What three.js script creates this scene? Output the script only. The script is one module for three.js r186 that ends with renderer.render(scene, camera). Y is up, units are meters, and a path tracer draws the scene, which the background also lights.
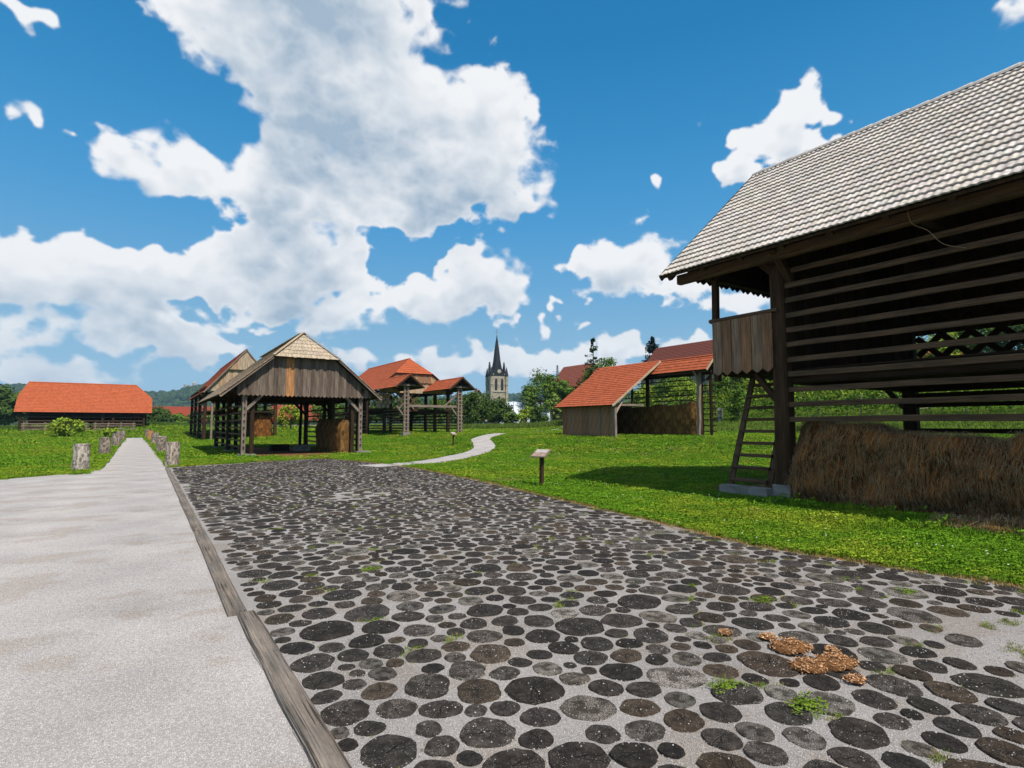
import * as THREE from 'three';
import { mergeGeometries } from 'three/addons/utils/BufferGeometryUtils.js';

// ---------------------------------------------------------------- camera, sky, sun, exposure
const scene = new THREE.Scene();
const camera = new THREE.PerspectiveCamera(68.88, 1024 / 768, 0.1, 9000);
camera.position.set(0, 1.65, 0);
camera.rotation.order = 'YXZ';
camera.rotation.y = -33.169 * Math.PI / 180;
camera.rotation.x = 4.187 * Math.PI / 180;
scene.add(camera);
camera.updateMatrixWorld(true); camera.updateProjectionMatrix();

const renderer = new THREE.WebGLRenderer({ antialias: true });
renderer.setSize(1024, 768);
renderer.toneMapping = THREE.LinearToneMapping;
renderer.toneMappingExposure = 1.22;
renderer.shadowMap.enabled = true;

const SUN = new THREE.Vector3(0.05, 1, 0.666).normalize();      // behind the camera, 56 degrees up
const sun = new THREE.DirectionalLight(0xfff3e2, 4.7);
sun.position.copy(SUN).multiplyScalar(200); sun.target.position.set(15, 0, -40);
sun.position.add(sun.target.position);
sun.castShadow = true; sun.shadow.mapSize.set(4096, 4096);
Object.assign(sun.shadow.camera, { left: -140, right: 140, top: 140, bottom: -140, near: 1, far: 600 });
scene.add(sun, sun.target);

// ---------------------------------------------------------------- small tools
let seed = 12345;
function rnd() { seed = (seed + 0x6D2B79F5) | 0; let t = Math.imul(seed ^ (seed >>> 15), 1 | seed); t = (t + Math.imul(t ^ (t >>> 7), 61 | t)) ^ t; return ((t ^ (t >>> 14)) >>> 0) / 4294967296; }
const rr = (a, b) => a + (b - a) * rnd();
const clamp = (x, a = 0, b = 1) => Math.min(b, Math.max(a, x));
const ss = (a, b, x) => { const t = clamp((x - a) / (b - a)); return t * t * (3 - 2 * t); };
const lerp = (a, b, t) => a + (b - a) * t;
const P = new Uint8Array(512); { const p = [...Array(256).keys()]; for (let i = 255; i > 0; i--) { const j = Math.floor(rnd() * (i + 1)); [p[i], p[j]] = [p[j], p[i]]; } for (let i = 0; i < 512; i++) P[i] = p[i & 255]; }
const G3 = [[1, 1, 0], [-1, 1, 0], [1, -1, 0], [-1, -1, 0], [1, 0, 1], [-1, 0, 1], [1, 0, -1], [-1, 0, -1], [0, 1, 1], [0, -1, 1], [0, 1, -1], [0, -1, -1], [1, 1, 0], [0, -1, 1], [-1, 1, 0], [0, -1, -1]];
const GX = G3.map(g => g[0]), GY = G3.map(g => g[1]), GZ = G3.map(g => g[2]);
function noise3(x, y, z) {            // gradient noise, about -1..1
  const X = Math.floor(x), Y = Math.floor(y), Z = Math.floor(z); x -= X; y -= Y; z -= Z;
  const xi = X & 255, yi = Y & 255, zi = Z & 255;
  const u = x * x * x * (x * (x * 6 - 15) + 10), v = y * y * y * (y * (y * 6 - 15) + 10), w = z * z * z * (z * (z * 6 - 15) + 10);
  const A = P[xi] + yi, AA = P[A] + zi, AB = P[A + 1] + zi, B = P[xi + 1] + yi, BA = P[B] + zi, BB = P[B + 1] + zi;
  const g = (h, a, b, c) => { h &= 15; return GX[h] * a + GY[h] * b + GZ[h] * c; };
  const l = (t, a, b) => a + t * (b - a);
  return l(w, l(v, l(u, g(P[AA], x, y, z), g(P[BA], x - 1, y, z)), l(u, g(P[AB], x, y - 1, z), g(P[BB], x - 1, y - 1, z))),
    l(v, l(u, g(P[AA + 1], x, y, z - 1), g(P[BA + 1], x - 1, y, z - 1)), l(u, g(P[AB + 1], x, y - 1, z - 1), g(P[BB + 1], x - 1, y - 1, z - 1))));
}
const fbm3 = (x, y, z, o) => { let s = 0, a = 0.5; for (let i = 0; i < o; i++) { s += a * noise3(x, y, z); x = x * 2.03 + 11.3; y = y * 2.03 + 5.1; z = z * 2.03 + 7.7; a *= 0.5; } return s; };
const fbm2 = (x, y, o = 4) => fbm3(x, y, 3.7, o);
// periodic value noise for textures: px, py = number of cells over the tile
function hash2(i, j, s) { let h = (i * 374761393 + j * 668265263 + s * 1274126177) | 0; h = Math.imul(h ^ (h >>> 13), 1274126177); return ((h ^ (h >>> 16)) >>> 0) / 4294967296; }
function vn(u, v, px, py, s) {
  const x = u * px, y = v * py, X = Math.floor(x), Y = Math.floor(y); let a = x - X, b = y - Y; a = a * a * (3 - 2 * a); b = b * b * (3 - 2 * b);
  const m = (k, n) => ((k % n) + n) % n;
  const x0 = m(X, px), x1 = m(X + 1, px), y0 = m(Y, py), y1 = m(Y + 1, py);
  return lerp(lerp(hash2(x0, y0, s), hash2(x1, y0, s), a), lerp(hash2(x0, y1, s), hash2(x1, y1, s), a), b);
}
function pf(u, v, px, py, o, s) { let t = 0, a = 0.5, n = 0; for (let i = 0; i < o; i++) { t += a * vn(u, v, px, py, s + i); n += a; a *= 0.5; px *= 2; py *= 2; } return t / n; }
// makes { map, bump } from f(u, v) -> [r, g, b, height], colours sRGB 0..1
function tex(size, f, rx = 1, ry = 1) {
  const c = new Uint8Array(size * size * 4), h = new Uint8Array(size * size * 4);
  for (let j = 0; j < size; j++) for (let i = 0; i < size; i++) {
    const r = f((i + 0.5) / size, (j + 0.5) / size), k = (j * size + i) * 4;
    for (let m = 0; m < 3; m++) c[k + m] = clamp(r[m]) * 255;
    c[k + 3] = 255; h[k] = h[k + 1] = h[k + 2] = clamp(r[3]) * 255; h[k + 3] = 255;
  }
  const mk = (d, srgb) => { const t = new THREE.DataTexture(d, size, size); t.wrapS = t.wrapT = THREE.RepeatWrapping; t.magFilter = THREE.LinearFilter; t.minFilter = THREE.LinearMipmapLinearFilter; t.generateMipmaps = true; if (srgb) t.colorSpace = THREE.SRGBColorSpace; t.repeat.set(rx, ry); t.needsUpdate = true; return t; };
  return { map: mk(c, true), bump: mk(h, false) };
}
function mat(t, color, o = {}) {
  const m = new THREE.MeshPhysicalMaterial({ roughness: 0.9, specularIntensity: .35, side: THREE.DoubleSide, ...o });
  if (color) Array.isArray(color) ? m.color.setRGB(...color) : m.color.set(color);
  if (t) { m.map = t.map; m.bumpMap = t.bump; if (o.bumpScale === undefined) m.bumpScale = 0.004; }
  return m;
}

// ---------------------------------------------------------------- sky: air and fair-weather cumulus, computed by direction
{
  const W = 4096, HH = 2048, data = new Float32Array(W * HH * 4), D = Math.PI / 180;
  // azimuth (from the path's direction), elevation, widths in degrees, weight
  const blobs = [[11.5,33.8,10.8,4.3,1.0],[14.4,30.5,9.1,4.8,1.0],[21.4,29.3,8.7,4.9,1.0],[30.3,30.6,4.1,3.0,0.95],[26.7,24.5,9.1,4.2,1.0],[33.5,21.9,3.7,2.0,1.0],[16.6,21.5,9.4,4.2,1.0],[10.9,25.1,6.0,4.0,1.0],[3.7,21.4,5.6,2.2,1.0],[-1.7,22.2,3.9,1.8,0.9],[8.4,18.3,7.4,3.4,1.0],[13.0,14.8,7.2,4.1,1.0],[16.4,11.0,4.0,2.7,1.0],[6.8,14.8,5.1,2.3,0.8],[1.4,12.1,5.5,2.4,0.95],[-3.7,14.3,3.8,2.1,0.95],[-0.2,13.6,4.5,2.0,0.9],[-7.7,11.2,5.1,3.4,0.95],[-7.8,6.6,5.4,3.1,0.8],[-1.4,8.2,5.9,2.0,0.85],[4.2,7.4,3.9,1.8,0.95],[-5.8,4.0,6.0,1.3,0.7],[8.6,11.6,5.3,2.2,1.0],[0.8,6.5,4.6,1.6,0.7],[-4.2,10.2,4.1,1.9,0.9],[29.3,16.4,5.0,3.3,1.0],[24.9,12.8,4.8,2.4,0.95],[32.4,13.7,2.6,2.2,1.0],[9.2,8.7,1.9,0.7,0.8],[16.9,6.7,2.5,1.0,0.8],[33.5,10.4,1.5,0.8,0.62],[37.1,10.2,1.8,1.0,0.68],[38.7,12.0,1.1,0.5,0.6],[31.9,6.8,6.1,1.8,0.95],[38.1,6.4,5.0,1.6,0.9],[44.2,7.3,2.7,1.3,0.85],[25.8,6.4,4.1,1.3,0.8],[41.8,16.7,3.7,2.1,1.0],[46.3,16.1,4.7,2.8,1.0],[51.5,14.0,4.4,2.4,1.0],[56.0,11.7,3.0,1.5,0.8],[56.2,24.3,1.8,2.0,1.0],[60.0,26.1,2.3,2.0,1.0],[63.4,25.4,1.5,0.9,0.85],[50.1,34.7,0.7,1.5,0.42],[52.4,27.4,1.6,0.8,0.36],[48.2,22.6,0.8,0.6,0.5],[-9.2,30.2,2.1,0.8,1.0],[-9.5,22.4,1.3,1.1,0.8],[-7.5,22.0,1.1,0.4,0.55],[39.7,9.6,1.0,0.5,0.5],[50.9,7.8,2.7,1.2,0.6],[14,40,9,5,1],[8,44,6,4,1],[-14,12,5,4,0.95],[-20,9,7,3,0.9],[-18,31,7,2.5,1]];
  const seen = blobs.length;
  for (let i = 0; i < 90; i++) {       // the same kind of clouds on the rest of the sky
    const az = 78 + (i * 137.5) % 262, el = 4 + Math.pow(rnd(), 1.6) * 62;
    const n = 2 + Math.floor(rnd() * 4), sz = rr(2.5, 8) * (0.5 + el / 60);
    for (let k = 0; k < n; k++) blobs.push([az + rr(-1, 1) * sz * 1.3 / Math.cos(el * D), el + rr(-.35, .35) * sz, sz * rr(.6, 1.1), sz * rr(.3, .5), 1]);
  }
  const gaps = [[34.5,18.2,3.6,1.2,0.9],[22.8,18.5,5.4,1.3,0.9],[-0.4,17.5,5.6,1.8,1.0],[4.3,26.3,2.3,3.4,0.9],[-6.5,17.2,4.5,1.5,0.9],[21.2,14.9,2.9,1.3,0.7],[7.9,8.3,5.2,0.7,0.5],[-5.4,8.6,4.0,0.5,0.4],[-2.7,5.8,5.8,0.6,0.5],[38.2,20.0,1.9,2.8,0.6],[20.3,8.5,2.9,1.2,0.8],[4.9,10.2,3.3,0.6,0.5],[24.5,33.9,1.9,1.1,0.5]];      // blue between the clouds, same figures
  const cells = new Map();             // blobs by 5 degree cells
  for (const b of blobs) {
    const ca = Math.cos(b[1] * D), ext = 2.1;
    const e0 = Math.floor((b[1] - ext * b[3]) / 5), e1 = Math.floor((b[1] + ext * b[3]) / 5), w = Math.min(180, ext * b[2] / Math.max(0.15, ca * .8));
    for (let e = e0; e <= e1; e++) for (let a = Math.floor((b[0] - w) / 5); a <= Math.floor((b[0] + w) / 5); a++) {
      const k = ((a % 72) + 72) % 72 + 100 * e; if (!cells.has(k)) cells.set(k, []); cells.get(k).push(b);
    }
  }
  const busy = new Uint8Array(72 * 20);   // cells with a cloud in or beside them
  for (let e = 0; e < 19; e++) for (let a = 0; a < 72; a++) for (let i = -1; i <= 1; i++) for (let j = -1; j <= 1; j++) if (cells.has((a + i + 72) % 72 + 100 * (e + j))) busy[a + 72 * e] = 1;
  const base = (az, el) => {
    const l = cells.get((((Math.floor(az / 5)) % 72) + 72) % 72 + 100 * Math.floor(el / 5)); if (!l) return 0;
    let p = 0; const c = Math.cos(el * D);
    for (const b of l) {
      let da = az - b[0]; da = ((da + 540) % 360) - 180; da *= c; const de = el - b[1];
      const q = (da * da) / (b[2] * b[2]) + (de * de) / (b[3] * b[3]); if (q < 5) { const w = b[4] * Math.exp(-.8 * q); p += w * w * w; }
    }
    let v = Math.min(1, Math.cbrt(p));
    if (az > -20 && az < 70) for (const b of gaps) { const da = (az - b[0]) * c, de = el - b[1], q = (da * da) / (b[2] * b[2]) + (de * de) / (b[3] * b[3]); if (q < 5) v -= b[4] * .75 * Math.exp(-.9 * q); }
    return Math.max(0, v);
  };
  const billow = (x, y, z, o) => { let s = 0, a = .5; for (let i = 0; i < o; i++) { s += a * (1 - 2.2 * Math.abs(noise3(x, y, z))); x = x * 2.07 + 3.1; y = y * 2.07 + 8.3; z = z * 2.07 + 1.9; a *= .56; } return s; };
  const dens = (az, el, dx, dy, dz, o) => {
    if (el > 75 || !busy[(((Math.floor(az / 5)) % 72) + 72) % 72 + 72 * Math.max(0, Math.floor(el / 5))]) return -1;
    if (el > -.5) { const k = el < 12 ? .5 + el / 24 : 1; az += k * (4.2 * fbm3(dx * 10 + 3, dy * 10, dz * 10, 2) + 1.8 * noise3(dx * 46, dy * 46, dz * 46 + 5)) / Math.max(.3, Math.cos(el * D)); el += k * (3.0 * fbm3(dx * 10, dy * 10 + 9, dz * 10, 2) + 1.1 * noise3(dx * 40 + 7, dy * 40, dz * 40)); }
    const b = base(az, el); if (b < .04) return -1;
    return b * 1.05 + .75 * fbm3(dx * 8, dy * 11, dz * 8, 3) + .42 * (billow(dx * 15, dy * 20, dz * 15, o) - .40) - .50;
  };
  const AIR = [[0, .42, .62, .78], [4, .33, .56, .75], [9.5, .225, .468, .70], [14, .140, .395, .685], [20, .072, .330, .655], [27, .040, .268, .575], [35, .020, .209, .485], [50, .013, .165, .415], [90, .010, .125, .35]], EXPO = 1 / 1.22;   // clear air by elevation
  for (let j = 0; j < HH; j++) {
    const el = ((j + .5) / HH - .5) * 180, sy = Math.sin(el * D), cy = Math.cos(el * D);
    const e = Math.max(0, el);
    let air = AIR[AIR.length - 1].slice(1); for (let q = 0; q < AIR.length - 1; q++) if (e >= AIR[q][0] && e < AIR[q + 1][0]) { const w = (e - AIR[q][0]) / (AIR[q + 1][0] - AIR[q][0]); air = [1, 2, 3].map(m => lerp(AIR[q][m], AIR[q + 1][m], w)); }
    for (let i = 0; i < W; i++) {
      const phi = ((i + .5) / W - .5) * 2 * Math.PI, dx = Math.cos(phi) * cy, dz = Math.sin(phi) * cy;
      let r = air[0], g = air[1], b = air[2];
      if (el > -.5) {
        let az = Math.atan2(dx, -dz) / D;
        const d = dens(az, el, dx, sy, dz, 6);
        if (d > -.12) {
          const soft = .12 + .30 * ss(-.1, .35, fbm3(dx * 6 + 20, sy * 6, dz * 6, 2)), a = ss(-.06, soft, d) * .98;
          // light through the cloud: how much cloud lies above it
          const d1 = dens(az, el + 1.3, dx, Math.sin((el + 1.3) * D), dz, 3), d2 = Math.max(0, base(az, el + 3.2)), d3 = Math.max(0, base(az, el + 6.5));
          const th = .55 * ss(-.05, .75, d1) + .45 * ss(.4, 1, d2) * ss(0, .4, d) + .25 * ss(.5, 1, d3);
          const n1 = fbm3(dx * 7 + 4, sy * 10, dz * 7, 3) + .35 * (billow(dx * 17 + 4, sy * 23, dz * 17, 4) - .4);
          const s = clamp(1.06 - .66 * th + .85 * n1 * (.15 + th), .08, 1.0);
          const hz = ss(14, 2, el) * .30;                      // far clouds seen through more air
          const cr = lerp(lerp(.33, .93, s), .56, hz), cg = lerp(lerp(.45, .94, s), .69, hz), cb = lerp(lerp(.58, .955, s), .80, hz);
          r = lerp(r, cr, a); g = lerp(g, cg, a); b = lerp(b, cb, a);
        }
      }
      if (el < 0) { const k = ss(0, -6, el); r = lerp(r, .12, k); g = lerp(g, .15, k); b = lerp(b, .08, k); }
      const k = (j * W + i) * 4; data[k] = r * EXPO; data[k + 1] = g * EXPO; data[k + 2] = b * EXPO; data[k + 3] = 1;
    }
  }
  const t = new THREE.DataTexture(data, W, HH, THREE.RGBAFormat, THREE.FloatType);
  t.mapping = THREE.EquirectangularReflectionMapping; t.magFilter = THREE.LinearFilter; t.minFilter = THREE.LinearFilter; t.wrapS = THREE.RepeatWrapping; t.needsUpdate = true;
  scene.background = t; scene.environment = t;
}

// ---------------------------------------------------------------- names, labels, meshes
const taken = new Map();
function numbered(n) { const k = taken.get(n) || 0; taken.set(n, k + 1); return k ? `${n}_${String(k).padStart(3, '0')}` : n; }
function shade(o) { o.traverse(m => { if (m.isMesh) { m.castShadow = true; m.receiveShadow = true; } }); return o; }
function thing(name, label, category, x = 0, y = 0, z = 0, group) {
  const g = new THREE.Group(); g.name = numbered(name); g.position.set(x, y, z); g.userData = { label, category }; if (group) g.userData.group = group; scene.add(g); return g;
}
function tag(o, label, category, group) { o.userData.label = label; o.userData.category = category; if (group) o.userData.group = group; return o; }
function structure(name, geo, m) { const o = new THREE.Mesh(geo, m); o.name = numbered(name); o.userData.kind = 'structure'; o.receiveShadow = o.castShadow = true; scene.add(o); return o; }
function part(g, name, geo, m, x = 0, y = 0, z = 0) { const o = new THREE.Mesh(geo, m); o.name = name; o.position.set(x, y, z); o.castShadow = o.receiveShadow = true; g.add(o); return o; }
function stuff(o) { o.userData.kind = 'stuff'; return o; }
function inst(name, geo, m, rows, parent = scene) {        // rows: [x, y, z, turn, scale, scaleY, color?, tilt?]
  const o = new THREE.InstancedMesh(geo, m, rows.length); o.name = parent === scene ? numbered(name) : name; o.userData.kind = 'stuff';
  const d = new THREE.Object3D(), c = new THREE.Color();
  rows.forEach((r, i) => { d.position.set(r[0], r[1], r[2]); d.rotation.set(r[7] || 0, r[3], r[8] || 0, 'YXZ'); d.scale.set(r[4], r[5], r[4]); d.updateMatrix(); o.setMatrixAt(i, d.matrix); if (r[6]) o.setColorAt(i, c.setRGB(...r[6])); });
  o.castShadow = o.receiveShadow = true; parent.add(o); return o;
}
const V = (x, y, z) => new THREE.Vector3(x, y, z);
class Buf {                               // triangles with uv and optional colour
  constructor() { this.p = []; this.u = []; this.c = []; this.col = [1, 1, 1]; }
  tri(a, b, c, ua, ub, uc) { for (const q of [a, b, c]) { this.p.push(q[0], q[1], q[2]); this.c.push(...this.col); } this.u.push(...(ua || [0, 0]), ...(ub || [1, 0]), ...(uc || [1, 1])); }
  quad(a, b, c, d, ua, ub, uc, ud) { this.tri(a, b, c, ua, ub, uc); this.tri(a, c, d, ua, uc, ud); }
  geo(colors = false, smooth = false) {
    const g = new THREE.BufferGeometry(); g.setAttribute('position', new THREE.Float32BufferAttribute(this.p, 3)); g.setAttribute('uv', new THREE.Float32BufferAttribute(this.u, 2));
    if (colors) g.setAttribute('color', new THREE.Float32BufferAttribute(this.c, 3)); g.computeVertexNormals(); return g;
  }
}
// a beam from a to b; w across, h in height; grain along it; the edges are chamfered and it may be crooked
function beam(a, b, w, h, { seg = 1, crook = 0, ch = 0.12, taper = 1 } = {}) {
  const A = V(...a), B = V(...b), dir = B.clone().sub(A), L = dir.length(); dir.normalize();
  const ref = Math.abs(dir.y) > 0.92 ? V(0, 0, 1) : V(0, 1, 0);
  const side = dir.clone().cross(ref).normalize(), up = side.clone().cross(dir).normalize();
  const c = Math.min(w, h) * ch, x = w / 2, y = h / 2;
  const prof = ch > 0 ? [[-x + c, -y], [x - c, -y], [x, -y + c], [x, y - c], [x - c, y], [-x + c, y], [-x, y - c], [-x, -y + c]] : [[-x, -y], [x, -y], [x, y], [-x, y]];
  const rings = [], n = prof.length, uo = rnd() * 7, vo = rnd() * 7;
  let ps = [0]; for (let i = 0; i < n; i++) { const p = prof[i], q = prof[(i + 1) % n]; ps.push(ps[i] + Math.hypot(p[0] - q[0], p[1] - q[1])); }
  for (let s = 0; s <= seg; s++) {
    const t = s / seg, k = lerp(1, taper, t) * (crook ? 1 + rr(-.06, .06) : 1), ox = crook && s && s < seg ? rr(-crook, crook) : 0, oy = crook && s && s < seg ? rr(-crook, crook) : 0;
    const o = A.clone().addScaledVector(dir, L * t).addScaledVector(side, ox).addScaledVector(up, oy);
    rings.push(prof.map(([px, py]) => { const v = o.clone().addScaledVector(side, px * k).addScaledVector(up, py * k); return [v.x, v.y, v.z]; }));
  }
  const f = new Buf();
  for (let s = 0; s < seg; s++) for (let i = 0; i < n; i++) {
    const j = (i + 1) % n, u0 = uo + ps[i] / .5, u1 = uo + ps[i + 1] / .5, v0 = vo + L * s / seg / 2, v1 = vo + L * (s + 1) / seg / 2;
    f.quad(rings[s][i], rings[s][j], rings[s + 1][j], rings[s + 1][i], [u0, v0], [u1, v0], [u1, v1], [u0, v1]);
  }
  for (const [r, s] of [[rings[0], -1], [rings[seg], 1]]) for (let i = 1; i < n - 1; i++) {
    const T = k => [uo + prof[k][0] / .5, vo + prof[k][1] / .5];
    s > 0 ? f.tri(r[0], r[i], r[i + 1], T(0), T(i), T(i + 1)) : f.tri(r[0], r[i + 1], r[i], T(0), T(i + 1), T(i));
  }
  return f.geo();
}
// a flat outline (list of [x, y]) given thickness t, placed by axes o, ex, ey; uv in metres
function slab(pts, t, o, ex, ey, us = 1, vs = 1) {
  const ez = [ex[1] * ey[2] - ex[2] * ey[1], ex[2] * ey[0] - ex[0] * ey[2], ex[0] * ey[1] - ex[1] * ey[0]];
  const at = (p, z) => [0, 1, 2].map(k => o[k] + ex[k] * p[0] + ey[k] * p[1] + ez[k] * z);
  const f = new Buf(), tris = THREE.ShapeUtils.triangulateShape(pts.map(p => new THREE.Vector2(p[0], p[1])), []), T = p => [p[0] / us, p[1] / vs];
  const ccw = !THREE.ShapeUtils.isClockWise(pts.map(p => new THREE.Vector2(p[0], p[1])));
  for (const [a, b, c] of tris) { f.tri(at(pts[a], t / 2), at(pts[b], t / 2), at(pts[c], t / 2), T(pts[a]), T(pts[b]), T(pts[c])); f.tri(at(pts[a], -t / 2), at(pts[c], -t / 2), at(pts[b], -t / 2), T(pts[a]), T(pts[c]), T(pts[b])); }
  for (let i = 0; i < pts.length; i++) {
    const p = pts[i], q = pts[(i + 1) % pts.length], L = Math.hypot(p[0] - q[0], p[1] - q[1]);
    const A = [at(p, -t / 2), at(q, -t / 2), at(q, t / 2), at(p, t / 2)]; if (!ccw) A.reverse();
    f.quad(...A, [0, 0], [L / us, 0], [L / us, t / vs], [0, t / vs]);
  }
  return f.geo();
}
function boxGeo(x0, y0, z0, x1, y1, z1, s = 1) { return slab([[x0, y0], [x1, y0], [x1, y1], [x0, y1]], z1 - z0, [0, 0, (z0 + z1) / 2], [1, 0, 0], [0, 1, 0], s, s); }

// ---------------------------------------------------------------- textures
const woodT = tex(1024, (u, v) => {
  const a = pf(u, v, 90, 4, 4, 1), b = pf(u, v, 14, 3, 3, 7), c = pf(u, v, 5, 5, 4, 13), k = ss(.66, .80, pf(u + .01 * c, v, 56, 3, 3, 21)), m = pf(u, v, 160, 60, 2, 25);
  const l = .62 + .26 * (a - .5) + .20 * (b - .5) + .20 * (c - .5) + .10 * (m - .5) - .26 * k, w = (c - .5) * .05;
  return [l + .03 + w, l, l - .03 - w, .6 + .7 * (a - .5) + .2 * (m - .5) - .6 * k];
});
const gravelT = tex(2048, (u, v) => {
  // crushed stone: nearest of jittered points, with dust and darker damp dirt in patches of its own grain
  const N = 340; let best = 9, sec = 9, id = 0; const x = u * N, y = v * N, X = Math.floor(x), Y = Math.floor(y);
  for (let j = -1; j <= 1; j++) for (let i = -1; i <= 1; i++) { const a = ((X + i) % N + N) % N, b = ((Y + j) % N + N) % N, h1 = hash2(a, b, 3), h2 = hash2(a, b, 4), dx = X + i + h1 - x, dy = Y + j + h2 - y, d = dx * dx + dy * dy; if (d < best) { sec = best; best = d; id = hash2(a, b, 5); } else if (d < sec) sec = d; }
  const e = clamp((Math.sqrt(sec) - Math.sqrt(best)) * 2.4), dust = pf(u, v, 5, 5, 5, 31), dirt = pf(u, v, 7, 11, 5, 37), fine = hash2(Math.floor(u * 2048), Math.floor(v * 2048), 9);
  let l = lerp(.60, .65 + .23 * id, e) + .10 * (fine - .5) + .14 * (dust - .5); const br = ss(.56, .72, dirt);
  l -= .045 * br; return [l + .016 * br, l, l + .004 - .018 * br, .25 + .75 * Math.sqrt(e) * (.4 + .6 * id)];
}, 1, 1);
const soilT = tex(512, (u, v) => { const a = pf(u, v, 8, 8, 5, 51), b = pf(u, v, 60, 60, 3, 57); const l = .42 + .35 * (a - .5) + .35 * (b - .5); return [l * 1.12, l * .95, l * .72, b]; });
const turfT = tex(512, (u, v) => { const a = pf(u, v, 7, 7, 5, 61), b = pf(u, v, 70, 70, 2, 67), c = pf(u, v, 3, 3, 3, 69); const l = .55 + .5 * (b - .5) + .25 * (a - .5), y = ss(.5, .75, c); return [l * lerp(.60, .74, y), l * .78, l * lerp(.22, .27, y), b]; });
const clayT = tex(256, (u, v) => { const a = pf(u, v, 6, 6, 4, 71), b = pf(u, v, 40, 40, 2, 77), l = .80 + .28 * (a - .5) + .16 * (b - .5); return [l, l, l, b]; });
const stoneT = tex(512, (u, v) => { const a = pf(u, v, 5, 5, 5, 81), b = pf(u, v, 60, 60, 3, 87), l = .74 + .3 * (a - .5) + .2 * (b - .5); return [l, l * .985, l * .95, b]; });
const hayT = tex(512, (u, v) => { const a = pf(u, v, 110, 7, 3, 91), b = pf(u + .13 * pf(u, v, 4, 4, 2, 95), v, 50, 5, 3, 97), c = pf(u, v, 4, 4, 4, 99); const l = .50 + .75 * (a - .5) + .45 * (b - .5) + .25 * (c - .5); return [l * 1.12, l * .88, l * .56, .5 + 1.1 * (a - .5) + .5 * (b - .5)]; });
const barkT = tex(512, (u, v) => {
  const a = pf(u, v, 14, 5, 4, 101), b = pf(u, v, 4, 7, 4, 107), k = ss(.40, .62, pf(u, v, 12, 6, 4, 109)), c = pf(u, v, 60, 20, 2, 113);
  const l = lerp(.50, .70, k) + .34 * (a - .5) + .26 * (c - .5); return [l + .02, l, l - .03 + .02 * b, .3 * a + .6 * k];
});
// sawn end of a log: rings, cracks, bits of gravel; four kinds of weathering
function sliceTex(kind) {
  const cr = [...Array(9)].map(() => [rnd() * 6.283, rr(.15, .5), rr(.01, .03)]), cx = .5 + rr(-.05, .05), cy = .5 + rr(-.05, .05), s = 200 + kind * 20;
  return tex(256, (u, v) => {
    const dx = u - cx, dy = v - cy, r = Math.hypot(dx, dy), th = Math.atan2(dy, dx);
    const n = pf(u, v, 6, 6, 4, s), f = pf(u, v, 64, 64, 2, s + 5), m = pf(u, v, 14, 14, 3, s + 9);
    const ring = Math.sin((r * 2 + .05 * (n - .5)) * 95);
    let l = [.20, .215, .27, .235][kind] + .14 * (n - .5) + .16 * (f - .5) + .018 * ring + .10 * (m - .5), h = .6 + .12 * ring + .5 * (f - .5) + .3 * (m - .5);
    for (const [a, len, w] of cr) { let d = Math.abs(Math.atan2(Math.sin(th - a + .5 * (n - .5)), Math.cos(th - a + .5 * (n - .5)))) * r; if (r < len) { const k = ss(w * .5, 0, d); l -= .10 * k; h -= .5 * k; } }
    let R = l * [1.06, 1.08, 1.05, 1.14][kind], Gc = l, B = l * [.96, .95, .94, .86][kind];
    // gravel bits
    const N = 74, X = Math.floor(u * N), Y = Math.floor(v * N); let g = 0;
    for (let j = -1; j <= 1; j++) for (let i = -1; i <= 1; i++) { const q = hash2(X + i, Y + j, s + 1), thr = [.025, .16, .30, .045][kind] * (.1 + 2.0 * ss(.40, .66, pf((X + i) / N, (Y + j) / N, 5, 5, 2, s + 3))); if (q < thr) { const d = Math.hypot(X + i + hash2(X + i, Y + j, s + 6) - u * N, Y + j + hash2(X + i, Y + j, s + 7) - v * N); g = Math.max(g, ss(.55, .28, d) * (.7 + .3 * hash2(X + i, Y + j, s + 8))); } }
    if (g > 0) { R = lerp(R, .76, g); Gc = lerp(Gc, .75, g); B = lerp(B, .73, g); h = lerp(h, 1, g); }
    return [R, Gc, B, h];
  });
}
const sliceTs = [0, 1, 2, 3].map(sliceTex);

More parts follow.
